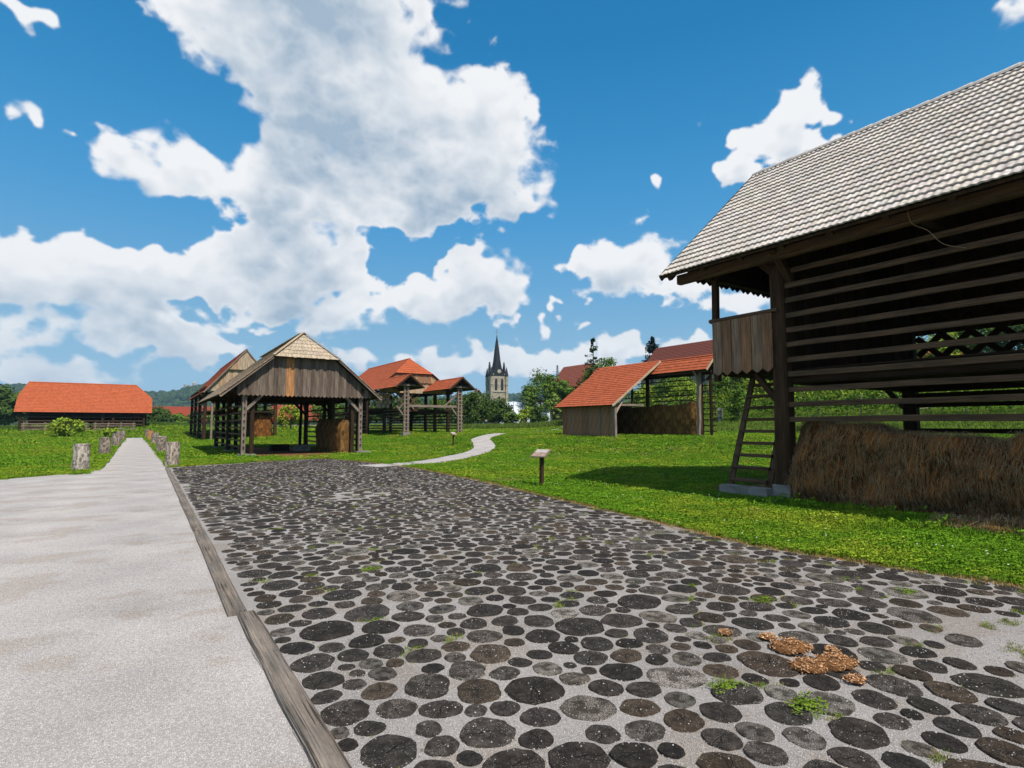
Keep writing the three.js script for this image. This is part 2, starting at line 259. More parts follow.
const M = {
  gravel: mat(gravelT, [.82, .79, .775], { roughness: 1, bumpScale: .007 }),
  gravelDark: mat(gravelT, [.66, .635, .62], { roughness: 1, bumpScale: .010 }),
  soil: mat(soilT, [.80, .60, .42], { roughness: 1, bumpScale: .01 }),
  turf: mat(turfT, [.55, .66, .30], { roughness: 1, bumpScale: .02 }),
  slice: sliceTs.map(t => mat(t, [1, 1, 1], { roughness: .92, bumpScale: .005, vertexColors: true })),
  kerb: mat(woodT, [.47, .455, .44], { bumpScale: .014 }),
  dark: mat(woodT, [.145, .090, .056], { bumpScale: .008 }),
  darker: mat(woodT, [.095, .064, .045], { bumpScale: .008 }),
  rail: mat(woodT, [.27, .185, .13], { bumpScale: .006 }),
  grey: mat(woodT, [.54, .485, .455], { bumpScale: .008 }),
  board: [mat(woodT, [.33, .285, .26], { bumpScale: .006 }), mat(woodT, [.27, .23, .215], { bumpScale: .006 }), mat(woodT, [.42, .37, .34], { bumpScale: .006 })],
  boardBrown: [mat(woodT, [.70, .41, .25], { bumpScale: .006 }), mat(woodT, [.56, .345, .225], { bumpScale: .006 }), mat(woodT, [.60, .45, .34], { bumpScale: .006 })],
  boardFresh: [mat(woodT, [.95, .72, .50], { bumpScale: .005 }), mat(woodT, [1, .88, .72], { bumpScale: .005 })],
  tan: mat(woodT, [1, .56, .27], { bumpScale: .005 }),
  concrete: mat(stoneT, [.40, .41, .42], { bumpScale: .006 }),
  white: mat(stoneT, [.85, .84, .82]),
  hay: mat(hayT, [.66, .45, .30], { roughness: 1, bumpScale: .05 }), hayPale: mat(hayT, [.60, .53, .38], { roughness: 1, bumpScale: .05 }),
};

// ---------------------------------------------------------------- the lie of the land
function land(x, z) {
  const q = x - .3 * z, d = Math.hypot(x, z);
  let h = .85 * ss(24, 40, q) + .65 * ss(45, 110, q) * ss(10, 30, x);
  h += 8.5 * ss(41, 96, x) * ss(-84, -50, z) * ss(40, 52, x);
  h += .7 * ss(84, 115, -z) * ss(14, -2, x);
  h += .05 * fbm2(x * .09, z * .09, 2) * ss(9, 16, x) * ss(24, 40, q);
  h -= 6 * ss(260, 500, d);
  return h;
}
{
  const f = [], uv = [], idx = [], xs = [], zs = [];
  const axis = (a, lo, hi, far0, far1) => { for (let k = 0; k < 14; k++) a.push(lo - (lo - far0) * Math.pow((14 - k) / 14, 2.4)); for (let t = lo; t <= hi; t += 1.25) a.push(t); for (let k = 1; k <= 14; k++) a.push(hi + (far1 - hi) * Math.pow(k / 14, 2.4)); };
  axis(xs, -45, 130, -4200, 4200); axis(zs, -150, 20, -4200, 2500);
  for (const z of zs) for (const x of xs) { f.push(x, land(x, z), z); uv.push(x / 3, z / 3); }
  const n = xs.length; for (let j = 0; j < zs.length - 1; j++) for (let i = 0; i < n - 1; i++) { const a = j * n + i; idx.push(a, a + n, a + 1, a + 1, a + n, a + n + 1); }
  const g = new THREE.BufferGeometry(); g.setAttribute('position', new THREE.Float32BufferAttribute(f, 3)); g.setAttribute('uv', new THREE.Float32BufferAttribute(uv, 2)); g.setIndex(idx); g.computeVertexNormals();
  structure('ground', g, M.turf);
}
// a sheet with an uneven outline, following the land
function sheet(name, pts, lift, m, us, step = 0) {
  const dense = []; for (let i = 0; i < pts.length; i++) { const a = pts[i], b = pts[(i + 1) % pts.length], L = Math.hypot(a[0] - b[0], a[1] - b[1]), n = step ? Math.max(1, Math.round(L / step)) : 1; for (let k = 0; k < n; k++) { const x = lerp(a[0], b[0], k / n), z = lerp(a[1], b[1], k / n); dense.push(step ? [x + .13 * fbm2(x * 1.9, z * 1.9, 3) * 1.6, z + .13 * fbm2(x * 1.9 + 40, z * 1.9, 3) * 1.6] : [x, z]); } }
  const t = THREE.ShapeUtils.triangulateShape(dense.map(p => new THREE.Vector2(p[0], p[1])), []), f = new Buf(), W = p => [p[0], land(p[0], p[1]) + lift, p[1]], T = p => [p[0] / us, p[1] / us];
  for (const [a, b, c] of t) f.tri(W(dense[a]), W(dense[c]), W(dense[b]), T(dense[a]), T(dense[c]), T(dense[b]));
  const g = f.geo(); { const nn = g.attributes.normal; for (let i = 0; i < nn.count; i++) nn.setXYZ(i, 0, 1, 0); }
  return structure(name, g, m);
}
// outline of the paving on the lawn side: [z, x]
const edgePts = [[9, 8.6], [1, 8.0], [-2, 7.45], [-4.7, 6.95], [-8.3, 7.5], [-14.2, 8.25], [-19, 8.6], [-22.3, 8.5], [-25, 8.15], [-27, 7.6]];
function edgeX(z) { for (let i = 0; i < edgePts.length - 1; i++) { const [z0, x0] = edgePts[i], [z1, x1] = edgePts[i + 1]; if (z <= z0 && z >= z1) return lerp(x0, x1, (z - z0) / (z1 - z0)); } return z > 9 ? 8.6 : 7.6; }
const farZ = x => lerp(-25.3, -28.1, clamp((x - .8) / 6.4));
const paveOutline = [[.74, 9], ...edgePts.map(([z, x]) => [x, z]), [7.1, -28.1], [4, -26.8], [.74, -25.4]];
sheet('soil_border', [[.86, 9.3], ...edgePts.map(([z, x]) => [x + .26, z]), [7.4, -28.5], [4, -27.15], [.86, -25.7]], .004, M.soil, 1.5, .3);
sheet('gravel_bed', paveOutline, .014, M.gravelDark, 3.3, .3);
// gravel yard and straight path
sheet('gravel_yard', [[.80, 9], [-30, 9], [-30, -14], [-14, -19.5], [-6, -22.1], [-3.4, -22.9], [-2.3, -23.9], [-1.55, -25.2], [-1.25, -27], [-1.45, -45], [-1.7, -65], [-1.9, -86], [-.15, -86], [.30, -65], [.58, -45], [.72, -27], [.80, -25]], .008, M.gravel, 3.5, .8);
// winding path across the lawn
{
  const c = [[7.4, -21.8], [10.3, -22.7], [14.3, -26.6], [18.6, -31.8], [20.4, -35], [22.2, -38.4], [26, -42.2], [36, -51.5], [46, -59], [58, -70]];
  const cv = new THREE.CatmullRomCurve3(c.map(p => V(p[0], 0, p[1]))), f = new Buf(), N = 90; let L = [], R = [];
  for (let i = 0; i <= N; i++) { const t = i / N, p = cv.getPoint(t), d = cv.getTangent(t), w = .72 + .12 * fbm2(i * .5, 3, 2); for (const [arr, s] of [[L, 1], [R, -1]]) { const x = p.x - d.z * w * s, z = p.z + d.x * w * s; arr.push([x, land(x, z) + .03, z]); } }
  for (let i = 0; i < N; i++) { const T = p => [p[0] / 3.5, p[2] / 3.5]; f.quad(L[i], R[i], R[i + 1], L[i + 1], T(L[i]), T(R[i]), T(R[i + 1]), T(L[i + 1])); }
  structure('garden_path', f.geo(), M.gravel);
  var windPath = cv.getPoints(60);
  { // a stretch of path beyond the lean-to hayrack
    const fb = new Buf(), A = [38, -45], B = [60, -21], n = 40, q = []; for (let i = 0; i <= n; i++) { const x = lerp(A[0], B[0], i / n), z = lerp(A[1], B[1], i / n); q.push([[x - .5, land(x - .5, z - .46) + .03, z - .46], [x + .5, land(x + .5, z + .46) + .03, z + .46]]); windPath.push(V(x, 0, z)); }
    for (let i = 0; i < n; i++) fb.quad(q[i][0], q[i][1], q[i + 1][1], q[i + 1][0], ...[q[i][0], q[i][1], q[i + 1][1], q[i + 1][0]].map(p => [p[0] / 3.5, p[2] / 3.5])); structure('garden_path', fb.geo(), M.gravel);
  }
}

// ---------------------------------------------------------------- log slices set in the gravel
const toScreen = (x, y, z) => { const v = V(x, y, z).project(camera); return [(v.x + 1) * 512, (1 - v.y) * 384, v.z]; };
const discs = [];
{
  // rounds of many sizes pushed apart until they lie side by side
  const cell = .5, z0 = -28.2, z1 = 4.6, N = 4300, all = [{ x: 1.36, z: -5.17, r: .25 }];
  for (let k = 0; k < N; k++) { const z = rr(z0, z1), x = rr(.95, 8.7), q = rnd(), r = q < .05 ? rr(.17, .235) : q < .42 ? rr(.115, .17) : q < .86 ? rr(.08, .12) : rr(.052, .08); if (x < edgeX(z) - .03 && z > farZ(x)) all.push({ x, z, r: r * 1.04 }); }
  const buckets = () => { const g = new Map(); for (const d of all) { const k = Math.floor(d.x / cell) * 1000 + Math.floor(d.z / cell); if (!g.has(k)) g.set(k, []); g.get(k).push(d); } return g; };
  const near = (g, d, f) => { const i = Math.floor(d.x / cell), j = Math.floor(d.z / cell); for (let a = -1; a <= 1; a++) for (let b = -1; b <= 1; b++) for (const e of g.get((i + a) * 1000 + j + b) || []) if (e !== d) f(e); };
  for (let it = 0; it < 60; it++) {
    const g = buckets();
    for (const d of all) {
      near(g, d, e => { let dx = d.x - e.x, dz = d.z - e.z, L = Math.hypot(dx, dz) || .001, o = d.r + e.r + .012 - L; if (o > 0) { o *= .28 / L; d.x += dx * o; d.z += dz * o; e.x -= dx * o; e.z -= dz * o; } });
      d.x = Math.max(d.x, .87 + d.r); d.x = Math.min(d.x, edgeX(d.z) - .02 - d.r); d.z = Math.max(d.z, farZ(d.x) + .1 + d.r);
    }
  }
  const g = buckets();
  for (const d of all) { let r = d.r * 1.05; near(g, d, e => { const L = Math.hypot(d.x - e.x, d.z - e.z) - .010; if (L < r + e.r) r = Math.min(r, Math.max(L * d.r / (d.r + e.r), L - e.r)); }); d.n = r; }
  for (const d of all) {
    d.r = d.n * rr(.93, 1); if (d.r < .038) continue;
    const bare = fbm2(d.x * .55 + 9, d.z * .4, 3) + (Math.hypot((d.x - 5.9) / 1.0, (d.z + 1.9) / .8) < 1 ? .26 : 0) + (Math.hypot((d.x - 4.4) / 1.1, (d.z + 12.7) / 1.2) < 1 ? .35 : 0) + (Math.hypot((d.x - 4.2) / .7, (d.z + 4.8) / .5) < 1 ? .2 : 0);
    if (bare > .36 && rnd() < .6) continue; discs.push(d);
  }
}
function discBuf(f, d, n = 20) {
  const h = d.h, pts = [], ph = rnd() * 50, e = d.r * rr(.03, .09), tilt = [rr(-.02, .02), rr(-.02, .02)], rot = rnd() * 6.283;
  for (let i = 0; i < n; i++) { const a = i / n * 6.2832, k = d.r * (1 + .26 * fbm2(Math.cos(a) * 1.2 + ph, Math.sin(a) * 1.2, 3)) + e * Math.cos(2 * a + ph) + (rnd() - .5) * d.r * .055; pts.push([Math.cos(a) * k, Math.sin(a) * k]); }
  const P = (p, s, y) => [d.ox + p[0] * s, y + (p[0] * tilt[0] + p[1] * tilt[1]) * s, d.oz + p[1] * s], c = Math.cos(rot), s_ = Math.sin(rot);
  const T = (p, s) => { const x = p[0] * s / d.r * .44, y = p[1] * s / d.r * .44; return [.5 + x * c - y * s_, .5 + x * s_ + y * c]; };
  for (let i = 0; i < n; i++) {
    const p = pts[i], q = pts[(i + 1) % n], kq = .95;
    f.tri(P([0, 0], 1, h + d.dome), P(q, kq, h), P(p, kq, h), [.5, .5], T(q, kq), T(p, kq));
    f.quad(P(p, kq, h), P(q, kq, h), P(q, 1.02, -.004), P(p, 1.02, -.004), T(p, kq), T(q, kq), T(q, 1.08), T(p, 1.08));
  }
}
{
  const shown = [];
  for (const d of discs) {
    d.h = rr(.003, .013); d.dome = rr(-.003, .003); const b = rr(.48, .95) * (rnd() < .10 ? 1.4 : 1); d.col = [b * rr(.98, 1.05), b, b * rr(.94, 1.02)];
    const w = rnd() + .5 * fbm2(d.x * .8, d.z * .8, 2); d.kind = w < .46 ? 0 : w < .62 ? 3 : w < .82 ? 1 : 2;
    const s = toScreen(d.x, d.h, d.z), dist = Math.hypot(d.x, d.z, 1.65);
    d.px = s[2] < 1 && s[0] > -20 && s[0] < 1044 && s[1] > 0 && s[1] < 790 ? d.r / dist : 0;
  }
  const order = [...discs].sort((a, b) => b.px - a.px), single = new Set(order.slice(0, 300));
  const pave = new THREE.Group(); pave.name = 'log_slice_paving'; pave.userData.kind = 'structure'; pave.position.set(0, .014, 0); scene.add(pave);
  for (const d of single) { const f = new Buf(); f.col = d.col; d.ox = d.oz = 0; discBuf(f, d, 20); part(pave, 'log_slice', f.geo(true), M.slice[d.kind], d.x, 0, d.z); }
  const rest = [0, 1, 2, 3].map(() => new Buf());
  for (const d of discs) if (!single.has(d)) { d.ox = d.x; d.oz = d.z; rest[d.kind].col = d.col; discBuf(rest[d.kind], d, d.px > .02 ? 14 : 10); }
  rest.forEach((f, k) => stuff(part(pave, 'distant_log_slices', f.geo(true), M.slice[k])));
  console.log('discs', discs.length);
}
// timbers along the edge of the paving
{
  const segs = [[2.4, -1.2, .80, .81], [-1.25, -5.42, .815, .80], [-5.46, -9.9, .735, .765], [-9.95, -14.2, .76, .76], [-14.25, -18.1, .765, .77], [-18.15, -21.9, .78, .765], [-21.95, -25.3, .77, .78]];
  const lab = ['weathered timber edging the paving, behind the photographer', 'cracked grey edging timber nearest the viewer, beside the gravel yard', 'grey edging timber that starts at the offset joint in the kerb line', 'edging timber third from the near end of the kerb line', 'edging timber fourth from the near end of the kerb line', 'edging timber next to last before the far end of the paving', 'far end edging timber beside the first right log bollard'];
  segs.forEach(([z0, z1, x0, x1], i) => { if (!i) return;
    const zc = (z0 + z1) / 2, o = part(scene, numbered('kerb_timber'), beam([x0, .008, z0 - zc], [x1, .008, z1 - zc], .15, .075, { seg: 7, crook: .004, ch: .2 }), M.kerb, 0, 0, zc);
    tag(o, lab[i], 'timber', 'timbers edging the paving'); });
}

// ---------------------------------------------------------------- roofs
const roofMat = (c, b = .004) => mat(clayT, c, { roughness: .88, bumpScale: b, vertexColors: true });
const R_ = {
  pale: roofMat([.82, .755, .70]), red: roofMat([.60, .150, .064]), redOld: roofMat([.52, .135, .075]),
  shingle: mat(woodT, [.90, .80, .68], { bumpScale: .008, vertexColors: true }), shingleNew: mat(woodT, [1, .93, .80], { bumpScale: .006, vertexColors: true }),
};
function tile(f, at, ua, ub, va, vb, v0, v1, type, t) {
  const W = type === 'wave' ? 10 : 1, p = [], q = [], b = [], c2 = [], under = type === 'wave' ? .07 : .03;
  const hw = type === 'wave' ? (s => t * .30 * (1 - Math.cos(s * 12.566))) : () => 0, j = type === 'shingle' ? rr(-.03, .02) : rr(-.003, .003), lift = rr(0, t * .25);
  for (let i = 0; i <= W; i++) {
    const s = i / W, u = lerp(ua, ub, s), w = lerp(va, vb, s), dv = type === 'wave' ? -.010 * Math.sin(s * 3.1416) : 0;
    p.push(at(u, v0 + dv + j, t * 2.0 + lift + hw(s))); q.push(at(w, v1, t * .55 + hw(s))); c2.push(at(u, v0 + dv + j, t * 1.25 + hw(s) * .95)); b.push(at(u, v0 + dv + j + under, t * .2 + hw(s) * .8));
  }
  const o1 = rnd() * 5, o2 = rnd() * 5, T = (s, v) => [o1 + s * (ub - ua) / .5, o2 + v / 1.2];
  for (let i = 0; i < W; i++) {
    const a = i / W, c = (i + 1) / W, L = v1 - v0;
    f.quad(p[i], p[i + 1], q[i + 1], q[i], T(a, 0), T(c, 0), T(c, L), T(a, L)); f.quad(c2[i], c2[i + 1], p[i + 1], p[i], T(a, 0), T(c, 0), T(c, .05), T(a, .05)); f.quad(b[i], b[i + 1], c2[i + 1], c2[i], T(a, 0), T(c, 0), T(c, .05), T(a, .05));
  }
  if (W === 1) { f.tri(b[0], p[0], q[0], T(0, 0), T(0, .02), T(0, .3)); f.tri(p[1], b[1], q[1], T(0, 0), T(0, .02), T(0, .3)); }
}
// one roof plane: o eave corner, eu along the eave, ev up the slope, n outward; u0(v), u1(v) its ends
function roofPlane(add, { o, eu, ev, n, S, u0, u1, tw, ex, type, t, m, name = 'roof_tiles', vary = .16, single = null, outline, deckM, deckT = .05 }) {
  const at = (u, v, h) => [0, 1, 2].map(k => o[k] + eu[k] * u + ev[k] * v + n[k] * h), f = new Buf(), rows = Math.max(1, Math.round(S / ex)), e = S / rows;
  const list = [];
  for (let r = 0; r < rows; r++) {
    const v0 = r * e, v1 = Math.min(S, v0 + e * 1.22), a = u0(v0), b = u1(v0), a1 = u0(v1), b1 = u1(v1); let u = Math.floor(a / tw) * tw - (r % 2 && type !== 'wave' ? tw * .5 : 0);
    while (u < b - .01) {
      const w = type === 'shingle' ? tw * rr(.6, 1.4) : tw, x = u + w - (type === 'wave' ? 0 : type === 'shingle' ? .002 : .006), ua = Math.max(a, u), ub = Math.min(b, x), va = clamp(u, a1, b1), vb = clamp(x, a1, b1); u += w;
      if (ub - ua > .02) list.push([ua, ub, va, vb, v0, v1]);
    }
  }
  const tint = () => { const k = 1 + rr(-vary, vary); return [k * rr(.97, 1.03), k, k * rr(.96, 1.04)]; };
  let solo = new Set();
  if (single) { solo = new Set(list.map((q, i) => { const c = at((q[0] + q[1]) / 2, (q[4] + q[5]) / 2, 0), s = toScreen(...c); return [i, s[2] < 1 && s[0] > -10 && s[0] < 1034 && s[1] > -10 && s[1] < 778 ? V(...c).distanceTo(camera.position) : 1e9]; }).filter(q => q[1] < 1e8).sort((a, b) => a[1] - b[1]).slice(0, single).map(q => q[0])); }
  list.forEach((q, i) => { if (solo.has(i)) { const s = new Buf(); s.col = tint(); tile(s, at, ...q, type, t); add('roof_tile', s.geo(true), m); } else { f.col = tint(); tile(f, at, ...q, type, t); } });
  if (f.p.length) stuff(add(name, f.geo(true), m));
  if (deckM) { const c = eu.map((_, k) => eu[(k + 1) % 3] * ev[(k + 2) % 3] - eu[(k + 2) % 3] * ev[(k + 1) % 3]), oo = o.map((x, k) => x - n[k] * (deckT / 2 + .004)); add('roof_deck', slab(outline, deckT, oo, eu, ev, .5, 2), deckM); }
}
// gable roof with its ridge along z, near end z0, far end z1 (z1 < z0); optional half hips
function gableRoof(add, { xc, hwL, hwR, yeL, yeR, yr, z0, z1, hip0, hip1, tw, ex, type, t, m, mHip, deckM, single, vary, skipRidge, tilesOnly }) {
  hwR ??= hwL; yeR ??= yeL; const L = z0 - z1;
  for (const s of [-1, 1]) {
    const hw = s < 0 ? hwL : hwR, ye = s < 0 ? yeL : yeR, S = Math.hypot(hw, yr - ye), ev = [-s * hw / S, (yr - ye) / S, 0], n = [s * (yr - ye) / S, hw / S, 0];
    const h0 = hip0 && { v: (hip0.y - ye) / (yr - ye) * S, run: hip0.run }, h1 = hip1 && { v: (hip1.y - ye) / (yr - ye) * S, run: hip1.run };
    const u0 = v => h0 && v > h0.v ? (v - h0.v) / (S - h0.v) * h0.run : 0, u1 = v => L - (h1 && v > h1.v ? (v - h1.v) / (S - h1.v) * h1.run : 0);
    const out = [[0, 0], [L, 0]]; if (h1) out.push([L, h1.v]); out.push([u1(S), S], [u0(S), S]); if (h0) out.push([0, h0.v]);
    roofPlane(add, { o: [xc + s * hw, ye, z0], eu: [0, 0, -1], ev, n, S, u0, u1, tw, ex, type, t, m, deckM, outline: out, vary, single: s < 0 ? single : null });
  }
  for (const [h, z, d] of [[hip0, z0, -1], [hip1, z1, 1]]) if (h) {
    const hx = hwL * (yr - h.y) / (yr - yeL), S = Math.hypot(h.run, yr - h.y), ev = [0, (yr - h.y) / S, d * h.run / S], n = [0, h.run / S, -d * (yr - h.y) / S];
    roofPlane(add, { o: [xc - hx, h.y, z], eu: [1, 0, 0], ev, n, S, u0: v => hx * v / S, u1: v => 2 * hx - hx * v / S, tw, ex, type, t, m: mHip || m, deckM, outline: [[0, 0], [2 * hx, 0], [hx, S]], vary: vary * .45, name: 'hip_tiles' });
  }
  if (!skipRidge) { const a = z0 - (hip0 ? hip0.run : 0), b = z1 + (hip1 ? hip1.run : 0), k = Math.round((a - b) / .42), f = new Buf();
    for (let i = 0; i < k; i++) { const za = lerp(a, b, i / k) + .03, zb = lerp(a, b, (i + 1) / k), r0 = t * 3.2 + .045, r1 = r0 * .86; { const k = 1 + rr(-.1, .1); f.col = [k, k, k]; }
      const A = [], B = []; for (let q = 0; q <= 6; q++) { const g = q / 6 * 3.1416; A.push([xc + Math.cos(g) * r0 * 1.25, yr - .05 + Math.sin(g) * r0, za]); B.push([xc + Math.cos(g) * r1 * 1.25, yr - .05 + Math.sin(g) * r1, zb]); }
      for (let q = 0; q < 6; q++) { f.quad(A[q], A[q + 1], B[q + 1], B[q], [q * .1, 0], [q * .1 + .1, 0], [q * .1 + .1, .3], [q * .1, .3]); f.tri(A[q], A[q + 1], [xc, yr - .05, za]); } }
    add('ridge_tiles', f.geo(true), m); }
}
const adder = g => (name, geo, m) => part(g, name, geo, m, -g.position.x, -g.position.y, -g.position.z);
const pick = a => a[Math.floor(rnd() * a.length)];
// vertical boards across x at depth z between y0 and top(x); lower ends shaped
function boardsX(add, x0, x1, z, y0, top, w, mats, { name = 'board', th = .025, end = 'scallop', special = null } = {}) {
  for (let x = x0; x < x1 - .04; x += w) {
    const a = x - .004, b = Math.min(x1, x + w) + .004, c = (a + b) / 2, d = end === 'scallop' ? .09 : 0, j = rr(-.015, .015);
    const pts = end === 'scallop' ? [[a, y0 + d], [lerp(a, b, .25), y0 + d * .45], [c, y0 + j], [lerp(a, b, .75), y0 + d * .45], [b, y0 + d]] : [[a, y0 + j], [b, y0 + j]];
    const ta = top(a), tb = top(b); if (ta < y0 + d + .03 && tb < y0 + d + .03) continue;
    pts.push([b, Math.max(tb, y0 + d + .01)]); const tc = top(c); if (tc > (ta + tb) / 2 + .02) pts.push([c, tc]); pts.push([a, Math.max(ta, y0 + d + .01)]);
    add(name, slab(pts, th, [0, 0, z + (Math.round((x - x0) / w) % 2) * (th + .003)], [1, 0, 0], [0, 1, 0], .5, 2), special && special(c) || pick(mats));
  }
}
// the same across z at x
function boardsZ(add, z0, z1, x, y0, y1, w, mats, { name = 'board', th = .03, end = 'scallop', lap = false } = {}) {
  const s = Math.sign(z1 - z0);
  for (let k = 0; k < Math.round(Math.abs(z1 - z0) / w); k++) {
    const a = k * w + (lap ? -.02 : .006), b = k * w + w - (lap ? -.02 : .006), c = (a + b) / 2, d = end === 'scallop' ? .10 : 0, j = rr(-.012, .012);
    const pts = end === 'scallop' ? [[a, y0 + d], [lerp(a, b, .25), y0 + d * .45], [c, y0 + j], [lerp(a, b, .75), y0 + d * .45], [b, y0 + d]] : [[a, y0 + j], [b, y0 + j]];
    pts.push([b, y1 + rr(-.01, .01)], [a, y1 + rr(-.01, .01)]);
    add(name, slab(pts, th, [x + (lap ? (k % 2) * .034 : rr(-.006, .006)), 0, z0], [0, 0, s], [0, 1, 0], .5, 2), pick(mats));
  }
}
// posts and rails of a drying wall along z at x
function rackWall(add, x, zs, y0, yTop, railYs, { pw = .26, rh = .1, rt = .05, pm = M.dark, rm = M.rail, over = .25, seg = 1, crook = 0, off = 0 } = {}) {
  for (const z of zs) add('post', beam([x, y0, z], [x, yTop, z], pw, pw, { seg: 3, crook: pw * .05 }), pm);
  for (let i = 0; i < zs.length - 1; i++) for (const y of railYs) { const a = zs[i] + (i === 0 ? over : -.02), b = zs[i + 1] - (i === zs.length - 2 ? over : -.02); add('rail', beam([x + off, y + rr(-.01, .01), a], [x + off, y + rr(-.012, .012), b], rt, rh, { seg: seg * 3, crook: crook || rh * .06 }), rm); }
}
function brace(add, a, b, w = .14, m = M.dark) { add('brace', beam(a, b, w, w), m); }
const range = (a, b, n) => [...Array(n)].map((_, i) => lerp(a, b, n > 1 ? i / (n - 1) : 0));
// hay: a bulging heap with shaggy straw; x0..x1, z0..z1, height h
const strawG = (() => { const f = new Buf(); f.quad([-.5, 0, 0], [.5, 0, 0], [.42, -.5, .06], [-.42, -.5, .06]); f.quad([-.42, -.5, .06], [.42, -.5, .06], [.15, -1, .02], [-.15, -1, .02]); return f.geo(); })();
const strawM = mat(null, [1, 1, 1], { roughness: .95 });
function hayHeap(label, x0, x1, z0, z1, y0, hgt, { bulge = .14, straws = 3000, m = M.hay, pale = 1, top = 1, group, len = .2 } = {}) {
  const g = thing('hay_stack', label, 'hay', (x0 + x1) / 2, y0, (z0 + z1) / 2, group), add = adder(g);
  const nz = Math.max(4, Math.round(Math.abs(z1 - z0) / .12)), prof = [], nv = Math.max(8, Math.round(hgt / .1)), nt = Math.max(4, Math.round((x1 - x0) / .16));
  for (let i = 0; i <= nv; i++) prof.push([x0, i / nv * hgt, -1, 0]); for (let i = 1; i < nt; i++) prof.push([lerp(x0, x1, i / nt), hgt, 0, 1]); for (let i = nv; i >= 0; i--) prof.push([x1, i / nv * hgt, 1, 0]);
  const at = (z, p, e) => {
    const sq = 1 - .0 * e; let [x, y, nx, ny] = p; const t = y / hgt, cxx = (x0 + x1) / 2;
    const k = bulge * (fbm3(z * 1.1, y * 1.4, x * 1.3, 3) * 2.2 + .25 * fbm3(z * 6, y * 3, x * 6, 2)), topw = top * (hgt * .10 * fbm2(z * .75 + x0, 5.5, 2) * 2 + .12 * fbm2(z * 2.3, 1.5, 2));
    const rnd_ = Math.pow(ss(.62, 1.04, t), 1.6) * Math.min(.34, (x1 - x0) * .3);
    if (ny) y = hgt + topw - .0; else { y = y + topw * t; x = x + nx * (k + bulge * .6 * Math.sin(t * 2.8)) - nx * rnd_; }
    if (ny) { const e2 = Math.abs(x - cxx) / ((x1 - x0) / 2); y -= .12 * e2 * e2 * e2; x = cxx + (x - cxx) * (1 - rnd_ * .0) * .9; }
    const ez = Math.min(Math.abs(z - z0), Math.abs(z - z1)); const r = ss(.35, 0, ez); y *= 1 - .10 * r; x = cxx + (x - cxx) * (1 - .22 * r);
    return [x, y0 + y, z];
  };
  const f = new Buf(), grid = []; for (let i = 0; i <= nz; i++) { const z = lerp(z0, z1, i / nz); grid.push(prof.map(p => at(z, p, 0))); }
  const T = (i, j) => [i / nz * Math.abs(z1 - z0) / 1.1, j * .1 / 1.1];
  for (let i = 0; i < nz; i++) for (let j = 0; j < prof.length - 1; j++) f.quad(grid[i][j], grid[i][j + 1], grid[i + 1][j + 1], grid[i + 1][j], T(i, j), T(i, j + 1), T(i + 1, j + 1), T(i + 1, j));
  for (const r of [grid[0], grid[nz]]) { for (let j = 0; j < Math.floor(prof.length / 2); j++) { const a = r[j], b = r[j + 1], c = r[prof.length - 2 - j], d = r[prof.length - 1 - j], tt = p => [p[0] / 1.1, p[1] / 1.1]; f.quad(a, b, c, d, tt(a), tt(b), tt(c), tt(d)); } }
  let geo = f.geo(); add('heap', geo, m);
  const rows = [], gx = g.position; const cols = [[.30, .195, .105], [.25, .16, .085], [.20, .125, .07], [.27, .17, .09], [.30, .21, .12], [.22, .14, .075], [.42, .32, .19]];
  const zFront = Math.max(z0, z1);
  for (let k = 0; k < straws; k++) {
    const face = rnd(), j = Math.floor(rnd() * (nv + nt)), i = Math.floor(rnd() * nz); const p = grid[i][Math.min(j, prof.length - 1)]; const c = pick(cols), b = rr(.7, 1.3) * pale;
    if (face < .8) rows.push([p[0] - gx.x - rr(.0, .05), p[1] - gx.y + rr(0, .1), p[2] - gx.z + rr(-.06, .06), -Math.PI / 2 + rr(-.7, .7), rr(.0022, .0055), len * rr(.5, 1.5), c.map(q => q * b), rr(-.15, .4), rr(-1, 1) * (rnd() < .4 ? 1.1 : .35)]);
    else { const q = grid[Math.abs(z0) < Math.abs(z1) ? 0 : nz], pj = q[Math.floor(rnd() * q.length)], cx2 = (x0 + x1) / 2; const s = rnd(); rows.push([lerp(pj[0], cx2, s) - gx.x, pj[1] - gx.y, zFront - gx.z + rr(-.02, .05), rr(-.7, .7), rr(.0022, .0055), len * rr(.5, 1.5), c.map(q2 => q2 * b), rr(-.1, .4), rr(-.8, .8)]); }
  }
  inst('straw', strawG, strawM, rows, g);
  return g;
}

